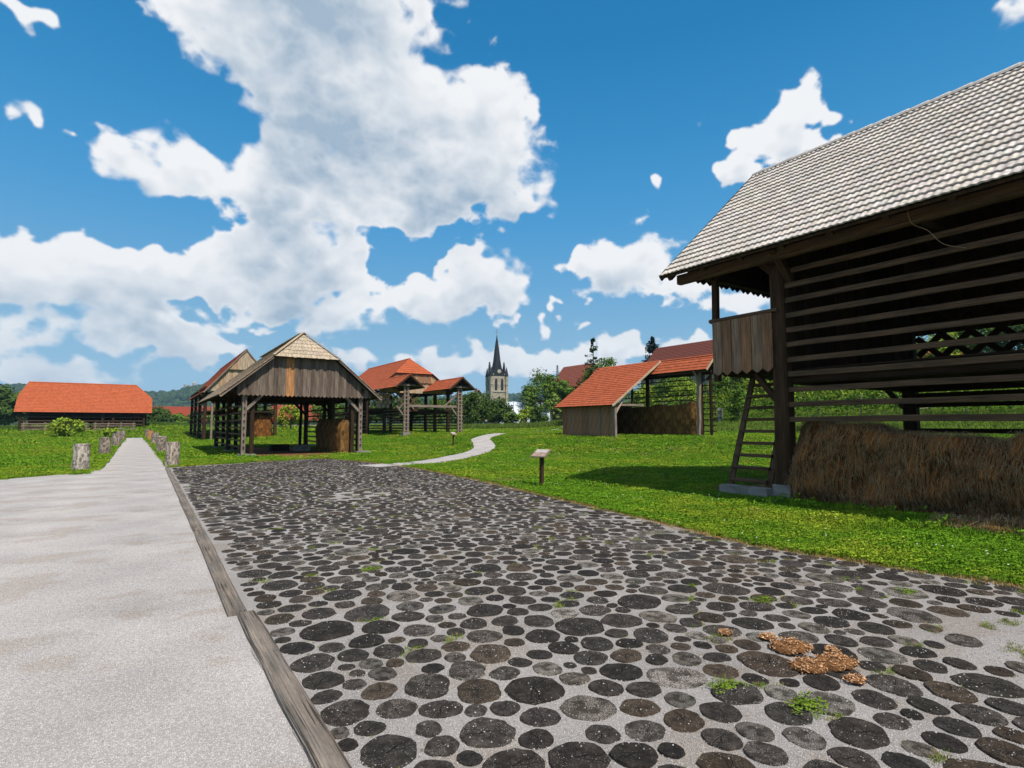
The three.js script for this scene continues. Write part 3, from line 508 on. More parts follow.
// ---------------------------------------------------------------- the large hayrack on the right
{
  const g = thing('hayrack', 'large dark timber hayrack with pale tiled roof, balcony and slatted side', 'hayrack', 15.3, 0, -1.5), add = adder(g);
  const zs = [-7.25, -1.4, 3.9];
  rackWall(add, 12.08, zs, .32, 5.72, range(1.77, 5.12, 11), { pw: .34, rh: .115, rt: .055, pm: M.dark, rm: M.rail, over: -.16, seg: 2, off: -.06, crook: .008 });
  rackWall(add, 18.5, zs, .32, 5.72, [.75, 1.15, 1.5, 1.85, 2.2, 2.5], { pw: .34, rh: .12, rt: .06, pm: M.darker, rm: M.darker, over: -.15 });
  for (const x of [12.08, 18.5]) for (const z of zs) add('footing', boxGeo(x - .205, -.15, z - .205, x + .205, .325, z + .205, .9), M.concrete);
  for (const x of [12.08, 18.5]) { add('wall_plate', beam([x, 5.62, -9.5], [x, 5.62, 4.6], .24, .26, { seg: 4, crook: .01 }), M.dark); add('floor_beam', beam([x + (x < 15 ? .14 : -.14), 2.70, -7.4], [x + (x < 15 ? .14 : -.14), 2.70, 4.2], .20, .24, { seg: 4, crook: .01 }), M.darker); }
  for (const s of [-1, 1]) add('eave_purlin', beam([15.3 + s * 3.72, 5.43, -9.7], [15.3 + s * 3.72, 5.43, 5.2], .18, .24, { seg: 4, crook: .008 }), M.rail);
  for (let z = -9.6; z < 5.3; z += 1.0) for (const s of [-1, 1]) add('rafter', beam([15.3 + s * 4.2, 5.40, z], [15.3 + s * .1, 9.04, z], .12, .14), M.dark);
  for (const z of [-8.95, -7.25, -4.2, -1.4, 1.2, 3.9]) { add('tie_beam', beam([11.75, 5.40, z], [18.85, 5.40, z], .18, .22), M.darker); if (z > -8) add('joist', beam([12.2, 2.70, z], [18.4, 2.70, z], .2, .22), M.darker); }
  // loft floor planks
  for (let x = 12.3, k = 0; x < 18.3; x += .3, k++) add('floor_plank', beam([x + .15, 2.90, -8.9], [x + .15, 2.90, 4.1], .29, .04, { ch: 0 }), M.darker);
  // crossed slats on the far side
  for (let k = -4; k < 18; k++) for (const s of [-1, 1]) { const z = -7 + k * .66, za = s > 0 ? z : z + 2.5, zb = s > 0 ? z + 2.5 : z; const c0 = clamp((-7 - za) / (zb - za)), c1 = clamp((3.9 - za) / (zb - za)); let t0 = 0, t1 = 1; if (s > 0) { t0 = c0; t1 = c1; } else { t0 = clamp((3.9 - za) / (zb - za)); t1 = clamp((-7 - za) / (zb - za)); t0 = clamp(t0); if (t1 <= 0) t1 = 1; } if (t1 - t0 < .1) continue;
    add('lattice_slat', beam([18.5 + s * .03, 2.95 + 2.5 * t0, lerp(za, zb, t0)], [18.5 + s * .03, 2.95 + 2.5 * t1, lerp(za, zb, t1)], .05, .16, { ch: 0 }), M.dark); }
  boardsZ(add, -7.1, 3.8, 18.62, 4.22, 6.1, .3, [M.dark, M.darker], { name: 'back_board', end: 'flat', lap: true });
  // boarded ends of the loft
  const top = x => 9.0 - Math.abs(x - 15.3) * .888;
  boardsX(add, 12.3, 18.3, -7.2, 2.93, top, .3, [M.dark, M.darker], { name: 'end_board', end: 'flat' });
  boardsX(add, 11.6, 19.0, 4.25, 2.9, top, .3, M.boardBrown, { name: 'end_board', end: 'flat' });
  boardsX(add, 11.5, 19.1, -9.35, 5.30, top, .24, [M.dark, M.darker], { name: 'gable_board' });
  // balcony beyond the far end
  for (const [x, s] of [[11.9, 1], [18.7, -1]]) {
    boardsZ(add, -7.33, -8.94, x - s * .02, 2.86, 4.22, .267, M.boardBrown, { name: 'balcony_board' });
    add('handrail', beam([x, 4.26, -7.2], [x, 4.26, -9.02], .11, .08), M.rail);
    add('balcony_post', beam([x + s * .09, 2.75, -8.9], [x + s * .09, 5.75, -8.9], .15, .15, { seg: 4, crook: .012 }), M.dark);
    add('balcony_beam', beam([x + s * .10, 2.98, -7.2], [x + s * .10, 2.98, -8.95], .1, .14), M.darker);
    brace(add, [x + s * .25, 2.05, -7.3], [x + s * .25, 2.85, -7.95], .13); brace(add, [x + s * .16, 4.9, -7.1], [x + s * .16, 5.7, -7.9], .16);
    brace(add, [x + s * .2, 4.9, -7.0], [x - s * .45, 5.55, -7.0], .16);
  }
  boardsX(add, 11.95, 18.65, -8.98, 2.86, () => 4.22, .283, M.boardBrown, { name: 'balcony_board' });
  add('handrail', beam([11.9, 4.26, -8.98], [18.7, 4.26, -8.98], .08, .11), M.rail);
  for (const s of [-1, 1]) for (const z of [-9.86, 5.52]) add('barge_board', beam([15.3 + s * 4.25, 5.44, z], [15.3, 9.22, z], .03, .16), M.dark);
  gableRoof(add, { xc: 15.3, hwL: 4.3, yeL: 5.45, yr: 9.25, z0: 5.5, z1: -9.85, tw: .26, ex: .285, type: 'wave', t: .030, m: R_.pale, deckM: M.dark, single: 300, vary: .11 });
  // rope hanging from the eave
  const rope = new THREE.CatmullRomCurve3([V(11.35, 5.6, -4.35), V(11.36, 5.25, -4.28), V(11.5, 5.1, -4.1), V(11.7, 4.85, -3.95), V(11.95, 4.75, -3.7)]);
  add('hanging_rope', new THREE.TubeGeometry(rope, 20, .006, 5), M.boardFresh[0]);
  add('step_slab', boxGeo(11.66, -.1, -8.7, 11.98, .22, -7.46, .9), M.concrete);
  // ladder
  const lg = thing('ladder', 'steep dark wooden ladder leading up to the balcony of the large hayrack', 'ladder', 12.5, .02, -8.3), la = adder(lg);
  for (const z of [-8.8, -7.78]) la('stile', beam([12.2, .05, z], [13.35, 3.0, z], .06, .15), M.rail);
  for (let k = 0; k < 9; k++) { const t = (k + .9) / 10; la('tread', beam([12.2 + 1.15 * t, .05 + 2.95 * t, -8.78], [12.2 + 1.15 * t, .05 + 2.95 * t, -7.8], .26, .07), M.rail); }
}
hayHeap('long shaggy brown hay stack under the slatted side of the large hayrack', 11.98, 13.5, -7.1, 3.7, 0, 1.6, { bulge: .26, straws: 52000, len: .125, top: 2.2 });
{
  const g = hayHeap('small low heap of loose hay on the grass before the long hay stack', 10.7, 11.5, -4.0, -2.75, -.02, .18, { bulge: .1, straws: 1500, len: .22, m: M.hayPale, pale: 1.3 });
}

// ---------------------------------------------------------------- shingled hayrack at the end of the paving
{
  const X = [4.3, 10.45], zf = -32.1, xc = 7.28;
  const g = thing('hayrack', 'grey shingled hayrack with boarded half hipped gable at the end of the paving', 'hayrack', xc, 0, -38.5), add = adder(g);
  const slope = (6.75 - 3.2) / 4.15, top = x => Math.min(5.42, 6.6 - Math.abs(x - xc) * slope);
  for (const x of X) {
    const s = x < xc ? 1 : -1;
    for (const z of [zf, -38.2, -45]) {
      for (const dz of [0, -.36]) add('post', beam([x, land(x, z) - .05, z + dz], [x + rr(-.02, .02), 3.75, z + dz], .22, .2, { seg: 3, crook: .015 }), z === zf && dz === 0 ? M.grey : M.darker);
      add('post', beam([x + s * .42, 0, z - .18], [x + s * .40, 3.6, z - .18], .2, .2, { seg: 3, crook: .015 }), M.darker);
      for (let y = .5; y < 3.4; y += .34) add('peg', beam([x, y, z + .16], [x, y + .01, z - .5], .07, .08, { ch: 0 }), M.dark);
      add('footing', boxGeo(x - .22, -.12, z - .6, x + .6 * 1, .14, z + .2, 1), M.concrete);
      brace(add, [x + s * .1, 2.45, z], [x + s * 1.0, 3.4, z], .16, z === zf ? M.grey : M.darker); brace(add, [x, 2.5, z - .3], [x, 3.5, z - 1.3], .14, M.darker);
    }
    for (const y of [.45, .8, 1.15, 1.5, 1.9, 2.3, 2.7]) { add('rail', beam([x, y, zf - .3], [x, y, -38.2], .06, .1, { seg: 3, crook: .01 }), M.rail); add('rail', beam([x, y, -38.2], [x, y, -45], .06, .1, { seg: 3, crook: .01 }), M.rail); }
    add('wall_plate', beam([x, 3.62, zf + .3], [x, 3.62, -45.6], .22, .24), M.darker);
  }
  for (const z of [zf, -35.2, -38.2, -41.6, -45]) add('tie_beam', beam([X[0] - .7, 3.45, z], [X[1] + .7, 3.45, z], .2, .22), M.dark);
  for (let z = -32.9; z > -45.5; z -= .9) for (const s of [-1, 1]) add('rafter', beam([xc + s * 4.05, 3.16, z], [xc, 6.6, z], .1, .12), M.darker);
  boardsX(add, 3.9, 11.0, zf + .28, 3.16, top, .215, M.board, { name: 'gable_board', special: x => x > 6.28 && x < 6.72 ? M.tan : null });
  boardsX(add, 3.9, 11.0, -45.3, 3.16, top, .3, M.board, { name: 'gable_board' });
  for (const s of [-1, 1]) add('barge_board', beam([xc + s * 4.2, 3.10, zf + .66], [xc + s * 1.74, 5.24, zf + .66], .03, .13), M.grey);
  gableRoof(add, { xc, hwL: 4.2, yeL: 3.2, yr: 6.75, z0: zf + .68, z1: -46, hip0: { y: 5.27, run: 1.15 }, tw: .14, ex: .26, type: 'shingle', t: .018, m: R_.shingle, mHip: R_.shingleNew, deckM: M.dark, vary: .15, skipRidge: true });
  for (const s of [-1, 1]) { add('ridge_board', beam([xc + s * .10, 6.80, zf - .5], [xc + s * .10, 6.80, -46], .22, .03), M.boardFresh[1]); add('hip_board', beam([xc + s * 1.76, 5.35, zf + .70], [xc + s * .03, 6.85, zf - .46], .2, .03), M.boardFresh[1]); }
}
hayHeap('ochre hay stack inside the shingled hayrack, against its right posts', 9.35, 10.3, -38.0, -32.5, .1, 1.9, { bulge: .06, straws: 1800, len: .25, m: M.hayPale, pale: 1.5 });
sheet('bare_soil', [[11.3, -9.3], [12.6, -10.2], [14.5, -9.7], [18.4, -9], [18.6, 4], [12.6, 4], [12.4, -7.4], [11.5, -8.6]], .012, M.soil, 1.5, .5);
sheet('bare_soil', [[4.9, -32.2], [5.3, -31.2], [6.0, -29.2], [7.2, -29.3], [7.7, -31.3], [9.4, -31.6], [9.4, -44], [4.7, -44]], .012, M.soil, 1.5, .6);
{
  const g = thing('stone_trough', 'low grey stone block lying inside the shingled hayrack', 'block', 8.3, .01, -37), add = adder(g);
  add('block', boxGeo(7.9, .01, -37.3, 8.8, .36, -36.8, 1), M.concrete);
  const h = thing('timber_pile', 'dark pile of short beams on the soil inside the shingled hayrack', 'timber', 7.3, .01, -38.2), ad = adder(h);
  for (let k = 0; k < 5; k++) ad('beam', beam([6.7, .12 + (k > 2 ? .2 : 0), -38 - (k % 3) * .26], [7.8, .12 + (k > 2 ? .2 : 0), -38.1 - (k % 3) * .26], .2, .19), M.darker);
}

// ---------------------------------------------------------------- tall red hayrack behind it
{
  const xc = 8.7, zf = -65.6, yb = land(8.7, -66);
  const g = thing('hayrack', 'tall hayrack with red tiled gable roof behind the shingled hayrack', 'hayrack', xc, yb, -75), add = adder(g);
  for (const x of [5.1, 11.9]) { rackWall(add, x, [zf, -72, -78.5, -85], yb - .1, 5.5, range(yb + .6, 4.9, 9), { pw: .32, rh: .12, rt: .06, pm: x < 8 ? M.darker : M.dark, rm: M.rail, over: -.1 }); add('wall_plate', beam([x, 5.5, zf + .3], [x, 5.5, -86], .24, .25), M.darker); brace(add, [x, 4.2, zf], [x + (x < 8 ? -.7 : .7), 5.2, zf]); }
  add('post', beam([5.75, yb - .1, zf], [5.75, 5.4, zf], .2, .2), M.grey);
  const top = x => 9.42 - Math.abs(x - xc) * (4.62 / 3.9);
  boardsX(add, 5.2, 12.2, zf + .7, 5.15, top, .33, M.boardFresh, { name: 'gable_board', end: 'flat' });
  boardsX(add, 7.0, 10.4, zf + .92, 7.45, top, .33, M.boardFresh, { name: 'upper_gable_board', end: 'flat' });
  for (const s of [-1, 1]) add('barge_board', beam([xc + s * 3.85, 4.95, zf + 1.02], [xc, 9.55, zf + 1.02], .04, .12), M.grey);
  for (const z of [zf, -72, -78.5, -85]) add('tie_beam', beam([5.2, 5.25, z], [12.2, 5.25, z], .22, .24), M.dark);
  add('loft_floor', boxGeo(5.1, 3.0, -85, 11.9, 3.15, zf - .1, 1), M.darker);
  gableRoof(add, { xc, hwL: 3.9, yeL: 4.98, yr: 9.6, z0: zf + 1, z1: -90, tw: .24, ex: .3, type: 'flat', t: .02, m: R_.redOld, deckM: M.dark, vary: .22 });
}
hayHeap('brown hay stack in the tall red hayrack, seen between the shingled hayrack posts', 10.0, 11.7, -71.5, -66.2, land(11, -68), 2.6, { bulge: .1, straws: 900, len: .4 });

// ---------------------------------------------------------------- red hayrack with two gabled wings, centre
{
  const yb = .84, xc = 23.3, g = thing('hayrack', 'red tiled hayrack with hipped gable and two projecting gabled wings', 'hayrack', xc, yb, -58), add = adder(g);
  const lightRails = range(yb + .45, 3.1, 7);
  for (const [x, pm] of [[20.25, M.darker], [25.85, M.dark]]) {
    rackWall(add, x, [-49.1, -54.6, -61, -67.5], yb - .1, 5.4, lightRails, { pw: .3, rh: .1, rt: .06, pm, rm: M.rail, over: -.2 });
    for (const dx of [-.16, .16]) add('post', beam([x + dx, yb - .1, -48.98], [x + dx, 5.55, -48.98], .17, .22, { seg: 3, crook: .01 }), M.grey);
    for (let y = yb + .3; y < 5.2; y += .36) add('peg', beam([x - .3, y, -48.9], [x + .3, y, -48.9], .09, .1, { ch: 0 }), M.grey);
    add('footing', boxGeo(x - .35, yb - .25, -49.35, x + .35, yb + .12, -48.75, 1), M.concrete);
    brace(add, [x, 2.3, -49.1], [x - .9, 3.4, -49.1], .15, M.grey);
  }
  for (const x of [18.7, 27.7]) { rackWall(add, x, [-55.2, -61, -67.5], yb - .1, 5.2, range(yb + .4, 3.0, 6), { pw: .32, rh: .1, rt: .06, pm: M.darker, rm: M.rail, over: -.1 }); add('wall_plate', beam([x, 5.15, -54.4], [x, 5.15, -68], .22, .22), M.darker); }
  add('cross_beam', beam([20.35, 3.43, -49.1], [26.1, 3.43, -49.1], .18, .24), M.grey); add('brace', beam([24.3, 3.5, -49.1], [25.9, 4.95, -49.1], .14, .16), M.grey);
  add('cross_beam', beam([18.7, 3.2, -55], [27.8, 3.2, -55], .2, .26), M.dark); add('tie_beam', beam([18.5, 5.05, -55], [28, 5.05, -55], .2, .26), M.dark);
  for (let k = 0; k < 7; k++) for (const s of [-1, 1]) { const x0 = 17.8 + k * .8, xa = s > 0 ? x0 : x0 + 1.7, xb = s > 0 ? x0 + 1.7 : x0; add('lattice_slat', beam([clamp(xa, 18.7, 24.2), 3.35 + (s > 0 ? clamp((18.7 - xa) / 1.7) * 1.7 : 0), -54.7 + s * .05], [clamp(xb, 18.7, 24.2), 5.0, -54.7 + s * .05], .05, .13, { ch: 0 }), k % 2 ? M.grey : M.rail); }
  add('loft_floor', boxGeo(18.8, 3.0, -67.5, 27.6, 3.12, -55.1, 1), M.darker);
  // log ends stacked in the loft opening
  const endG = new THREE.CylinderGeometry(.2, .2, .5, 12).rotateX(Math.PI / 2); let n = 0;
  for (let j = 0; j < 4; j++) for (let i = 0; i < 3; i++) { const o = part(g, 'log_end', endG, M.boardFresh[1], 19.55 + i * .44 + (j % 2) * .2 - xc, 3.55 + j * .38 - yb, -54.45 + 58); n++; }
  const top = x => Math.min(7.05, 8.55 - Math.abs(x - xc) * (3.6 / 4.4));
  boardsX(add, 19.6, 27.0, -54.42, 4.95, x => Math.min(6.0, top(x)), .3, M.boardFresh, { name: 'gable_board', end: 'flat' });
  boardsX(add, 20.4, 26.2, -54.3, 6.02, top, .3, [M.boardFresh[0], M.boardBrown[0], M.boardBrown[2]], { name: 'gable_board', end: 'flat' });
  gableRoof(add, { xc, hwL: 4.5, yeL: 5.05, yr: 8.7, z0: -54.1, z1: -68.6, hip0: { y: 6.98, run: 1.5 }, tw: .22, ex: .28, type: 'flat', t: .02, m: R_.red, deckM: M.dark, vary: .16 });
  for (const x of [20.32, 25.78]) {
    gableRoof(add, { xc: x, hwL: 1.45, yeL: 5.12, yr: 6.3, z0: -48.2, z1: -55.6, tw: .22, ex: .28, type: 'flat', t: .02, m: R_.red, deckM: M.dark, vary: .16 });
    for (const s of [-1, 1]) { add('barge_board', beam([x + s * 1.42, 5.08, -48.17], [x, 6.26, -48.17], .03, .16), M.dark); add('wing_plate', beam([x + s * .75, 5.45, -48.4], [x + s * .75, 5.45, -55], .14, .16), M.dark); }
    boardsX(add, x - 1.0, x + 1.0, -49.1, 5.45, q => 6.15 - Math.abs(q - x) * .8, .2, [M.dark, M.darker], { name: 'wing_gable_board', end: 'flat' });
    add('wing_tie', beam([x - 1.3, 5.35, -48.7], [x + 1.3, 5.35, -48.7], .14, .14), M.grey);
  }
}

// ---------------------------------------------------------------- hayrack with a lean-to, right of centre
{
  const yb = .86, g = thing('hayrack', 'low red tiled hayrack with boarded lean-to and open slatted end', 'hayrack', 30.5, yb, -30), add = adder(g), x = 32.7;
  const yr = range(3.42, 5.25, 6);
  rackWall(add, x, [-25.7, -30.7, -36.2], yb - .1, 5.75, yr, { pw: .24, rh: .07, rt: .05, pm: M.dark, rm: M.darker, over: -.7 });
  add('post', beam([x - .55, yb - .1, -25.55], [x - .35, 5.7, -25.5], .22, .24, { seg: 4, crook: .03 }), M.grey);
  add('post', beam([x + .1, yb - .1, -24.95], [x + .1, 5.6, -24.95], .16, .18), M.dark);
  for (let y = yb + .35; y < 5.2; y += .4) add('peg', beam([x + .1, y, -25.6], [x + .1, y, -24.55], .08, .07, { ch: 0 }), M.dark);
  add('footing', boxGeo(x - .4, yb - .2, -25.9, x + .5, yb + .08, -24.7, 1), M.concrete);
  brace(add, [x - .4, 4.6, -25.5], [x - 1.0, 5.4, -25.5], .12, M.grey); brace(add, [x + .1, 4.8, -25.3], [x + .1, 5.6, -24.4], .12);
  add('ridge_beam', beam([x, 5.85, -24.5], [x, 5.85, -36.6], .16, .2), M.dark);
  add('eave_beam', beam([31.85, 5.32, -24.6], [31.85, 5.32, -36.5], .12, .14), M.dark); add('eave_beam', beam([33.55, 5.32, -24.6], [33.55, 5.32, -36.5], .12, .14), M.dark);
  boardsZ(add, -29.6, -35.4, 28.0, yb - .05, 3.2, .29, M.boardBrown, { end: 'flat' });
  boardsX(add, 28.0, 32.4, -35.4, yb - .05, q => 3.1 + (q - 28) * .69, .29, M.boardBrown, { end: 'flat' });
  add('corner_post', beam([28.02, yb - .1, -29.45], [28.05, 3.1, -29.5], .2, .22, { seg: 3, crook: .02 }), M.grey); brace(add, [28.05, 2.45, -29.45], [28.7, 3.35, -29.45], .13, M.boardFresh[1]);
  add('tie_beam', beam([28.0, 3.1, -29.6], [31.0, 3.1, -29.6], .14, .16), M.grey); add('post', beam([30.6, 3.0, -30.3], [30.6, 4.9, -30.3], .14, .14), M.dark);
  add('wall_plate', beam([28.05, 3.22, -29.3], [28.05, 3.22, -35.6], .16, .16), M.dark);
  gableRoof(add, { xc: x, hwL: 1.05, yeL: 5.42, yr: 6.5, z0: -24.4, z1: -36.6, tw: .22, ex: .28, type: 'flat', t: .022, m: R_.red, deckM: M.dark, vary: .14 });
  const S = Math.hypot(5.1, 3.5), ev = [5.1 / S, 3.5 / S, 0];
  roofPlane(add, { o: [27.5, 3.05, -29.15], eu: [0, 0, -1], ev, n: [-3.5 / S, 5.1 / S, 0], S, u0: () => 0, u1: () => 6.7, tw: .22, ex: .29, type: 'flat', t: .022, m: R_.red, deckM: M.dark, outline: [[0, 0], [6.7, 0], [6.7, S], [0, S]], vary: .14, name: 'lean_to_tiles' });
  add('barge_board', beam([27.48, 3.0, -29.12], [32.5, 6.44, -29.12], .04, .16), M.boardFresh[1]);
  for (const s of [-1, 1]) add('barge_board', beam([x + s * 1.03, 5.38, -24.37], [x, 6.46, -24.37], .03, .14), M.boardFresh[1]);
}
hayHeap('dark brown hay wall inside the lean-to hayrack below its rails', 32.35, 32.85, -34.6, -25.9, .82, 2.35, { bulge: .05, straws: 2500, len: .3, m: M.hayPale, pale: 1.1 });

// ---------------------------------------------------------------- long red barn at the end of the path
{
  const yb = .72, zf = -112, zr = -117, g = thing('hayrack', 'long orange red tiled hayrack with half hipped ends beyond the straight path', 'hayrack', -8, yb, zr), add0 = adder(g);
  // built with the ridge along z, then turned a quarter
  const turn = new THREE.Matrix4().makeRotationY(Math.PI / 2), shift = new THREE.Matrix4();
  const add = (n, geo, m) => { geo.applyMatrix4(turn); geo.translate(0, 0, zr); return part(g, n, geo, m, -g.position.x, -g.position.y, -g.position.z); };
  // local z -> world x, local x -> -world z offset
  gableRoof(add, { xc: 0, hwL: 5, yeL: 3.62, yr: 8.55, z0: .9, z1: -16.7, hip0: { y: 6.15, run: 2.4 }, hip1: { y: 6.15, run: .9 }, tw: .3, ex: .34, type: 'flat', t: .025, m: R_.red, deckM: M.dark, vary: .10 });
  for (const x of [-4.3, 4.3]) for (const z of [-16, -10.7, -5.8, -4.4, -.2]) add('post', beam([x, yb - .1, z], [x, 4.2, z], .36, .36), M.darker);
  for (const x of [-4.3, 4.3]) { add('wall_plate', beam([x, 4.0, -16.3], [x, 4.0, .3], .25, .3), M.darker); for (const y of [1.2, 1.75, 2.3, 2.9]) add('rail', beam([x, y, -16], [x, y, -.2], .07, .12), x < 0 ? M.rail : M.rail); }
  for (const z of [-15.9, -.4]) { for (let x = -4.2; x < 4.2; x += .6) add('end_board', slab([[x, 3.7], [x + .58, 3.7], [x + .58, 6.2], [x, 6.2]].map(([a, b]) => [a, Math.min(b, 8.2 - Math.abs(a) * .95)]), .04, [0, 0, z], [1, 0, 0], [0, 1, 0], .5, 2), M.dark); }
  for (let z = -16; z < -.4; z += .6) add('back_board', slab([[z + .01, yb + 1.2], [z + .59, yb + 1.2], [z + .59, 4.2], [z + .01, 4.2]], .04, [4.2, 0, 0], [0, 0, 1], [0, 1, 0], .5, 2), M.darker);
  add('loft_floor', boxGeo(-4.3, 3.2, -16, 4.3, 3.35, -.2, 1), M.darker);
}
// pale rail fence before it
for (let k = 0; k < 2; k++) {
  const x0 = k ? -6.3 : -14.6, x1 = k ? -1.5 : -7.4, g = thing('rail_fence', k ? 'right stretch of pale rail fence before the long red hayrack' : 'left stretch of pale rail fence before the long red hayrack', 'fence', (x0 + x1) / 2, .55, -106, 'fence before the long red hayrack'), add = adder(g);
  for (const x of range(x0, x1, 4)) add('post', beam([x, .45, -106], [x, 2.05, -106], .18, .18), M.grey);
  for (const y of [1.05, 1.5, 1.85]) add('rail', beam([x0 - .3, y, -105.9], [x1 + .3, y + rr(-.05, .05), -105.9], .06, .12), M.grey);
}

// ---------------------------------------------------------------- log bollards
{
  const L = [[-1.9, -25.8, 1.0, .25], [-1.83, -38.7, 1.0, .27], [-1.81, -53, 1.05, .27], [-2.05, -67, 1.05, .28], [-2.1, -78, 1.0, .28]], Rr = [[.97, -26.3, 1.0, .24], [.91, -40.6, 1.0, .27], [.8, -58, 1.0, .29], [.55, -74, 1.05, .32], [.3, -88, 1.05, .28]];
  const names = ['first', 'second', 'third', 'fourth', 'fifth'], lab = (s, i, x) => `${x ? 'orange brown' : i === 0 && s === 'left' ? 'mottled pale' : 'grey'} log bollard, ${names[i]} along the ${s} side of the path`;
  for (const [list, s] of [[L, 'left'], [Rr, 'right']]) list.forEach(([x, z, h, r], i) => {
    const fresh = s === 'right' && i === 3, g = thing('log_bollard', lab(s, i, fresh), 'bollard', x, land(x, z), z, 'log bollards along the path');
    const geo = new THREE.CylinderGeometry(r, r * 1.06, h, 18, 6, true).translate(0, h / 2 - .03, 0), p = geo.attributes.position; for (let k = 0; k < p.count; k++) { const a = Math.atan2(p.getZ(k), p.getX(k)), q = 1 + .12 * fbm3(Math.cos(a) * 1.5 + i * 9, Math.sin(a) * 1.5 + x * 3, p.getY(k) * 2, 3); p.setX(k, p.getX(k) * q); p.setZ(k, p.getZ(k) * q); } geo.computeVertexNormals();
    { const q = geo.attributes.uv; for (let k = 0; k < q.count; k++) q.setXY(k, q.getX(k) * 2 + i * .37, q.getY(k) * 1.3 + x); }
    part(g, 'bark', geo, fresh ? M.tan : mat(barkT, s === 'left' && i === 0 ? [.95, .92, .88] : i === 0 ? [.82, .76, .7] : [.62, .56, .52], { bumpScale: .02 }));
    const f = new Buf(); f.col = [3.4, 3.1, 2.9]; const d = { r: r * .98, h: h - .035, dome: .01, ox: 0, oz: 0 }; discBuf(f, d, 16); const pp = f.p; for (let k = 1; k < pp.length; k += 3) if (pp[k] < 0) pp[k] = h - .06; part(g, 'sawn_top', f.geo(true), M.slice[2]);
  });
}
// ---------------------------------------------------------------- information lecterns
function lectern(label, x, z, s, turn) {
  const y = land(x, z), g = thing('information_lectern', label, 'sign', x, y, z); g.rotation.y = turn;
  part(g, 'post', beam([0, -.05, 0], [.01, .80 * s, 0], .09 * s, .09 * s, { seg: 2, crook: .004 }), M.dark);
  const b = part(g, 'board', beam([-.22 * s, .83 * s, 0], [.22 * s, .83 * s, 0], .34 * s, .03), M.grey); b.geometry.translate(0, -.83 * s, 0).rotateX(.55).translate(0, .84 * s, .02);
  const c = part(b, 'printed_panel', new THREE.BoxGeometry(.40 * s, .006, .30 * s), mat(stoneT, [.62, .46, .42], { roughness: .4 })); c.geometry.translate(0, .021, 0).rotateX(.55).translate(0, .84 * s, .02);
  const d = part(b, 'printed_band', new THREE.BoxGeometry(.36 * s, .004, .12 * s), mat(stoneT, [.85, .86, .86], { roughness: .35 })); d.geometry.translate(0, .026, -.07 * s).rotateX(.55).translate(0, .84 * s, .02);
}
lectern('slanted information board on a short post on the lawn beside the paving', 8.95, -12.25, 1.06, -1.25);
lectern('small far information board on the lawn before the winged red hayrack', 18.1, -35.2, 1.05, .35);

// ---------------------------------------------------------------- trees and bushes
const leafM = mat(null, [1, 1, 1], { roughness: .8, specularIntensity: .2, vertexColors: true });
const trunkM = mat(barkT, [.32, .27, .22], { bumpScale: .03 });
const GREEN = { dark: [.046, .088, .016], mid: [.075, .140, .018], light: [.165, .250, .024], willow: [.15, .22, .05], bush: [.085, .17, .018], spruce: [.040, .080, .024], pine: [.016, .040, .030] };
function leaf(f, p, nrm, s, col) {
  const n = nrm.clone(); const a = V(rr(-1, 1), rr(-1, 1), rr(-1, 1)).cross(n).normalize(), b = n.clone().cross(a).normalize(); f.col = col;
  const q = (u, v) => [p.x + a.x * u * s + b.x * v * s, p.y + a.y * u * s + b.y * v * s, p.z + a.z * u * s + b.z * v * s];
  f.quad(q(-1, 0), q(0, -.55), q(1, .1), q(0, .55));
}
function limb(f, a, b, r0, r1, n = 6) {
  const d = b.clone().sub(a).normalize(), s = d.clone().cross(Math.abs(d.y) > .9 ? V(1, 0, 0) : V(0, 1, 0)).normalize(), t = s.clone().cross(d), L = a.distanceTo(b);
  for (let i = 0; i < n; i++) { const w = k => [Math.cos(k / n * 6.283), Math.sin(k / n * 6.283)], pt = (o, r, k) => { const [c, q] = w(k); return [o.x + (s.x * c + t.x * q) * r, o.y + (s.y * c + t.y * q) * r, o.z + (s.z * c + t.z * q) * r]; };
    f.quad(pt(a, r0, i), pt(a, r0, i + 1), pt(b, r1, i + 1), pt(b, r1, i), [i / n, 0], [(i + 1) / n, 0], [(i + 1) / n, L / 2], [i / n, L / 2]); }
}
function crownGeo(kind, h, r, low, n, size) {        // leaves in clumps through the crown's volume
  const f = new Buf(), col = GREEN[kind], cl = [], N = Math.round(clamp(16 + r * 7, 18, 52));
  for (let i = 0; i < N; i++) { let p; do { p = V(rr(-1, 1), rr(-1, 1), rr(-1, 1)); } while (p.length() > 1 || p.length() < .25); const t = (p.y + 1) / 2, taper = kind === 'willow' ? 1 - .5 * t : 1 - .35 * t * t; cl.push([V(p.x * r * .84 * taper, lerp(low, h, .08 + .84 * t), p.z * r * .84 * taper), rr(.22, .42) * r, rr(.78, 1.25)]); }
  const per = Math.round(n / N);
  for (const [c, cr, b] of cl) for (let k = 0; k < per; k++) {
    const d = V(rr(-1, 1), rr(-.7, 1), rr(-1, 1)).normalize(), rad = cr * Math.pow(rnd(), .45), p = V(c.x + d.x * rad, c.y + d.y * rad * .8, c.z + d.z * rad); if (p.y < .05) p.y = .05;
    const nn = d.clone().add(V(rr(-.7, .7), rr(-.2, .9), rr(-.7, .7))).normalize(), q = b * rr(.72, 1.3), y = rr(.9, 1.2); leaf(f, p, nn, size * rr(.6, 1.25), [col[0] * q * y, col[1] * q, col[2] * q]);
  }
  return f.geo(true);
}
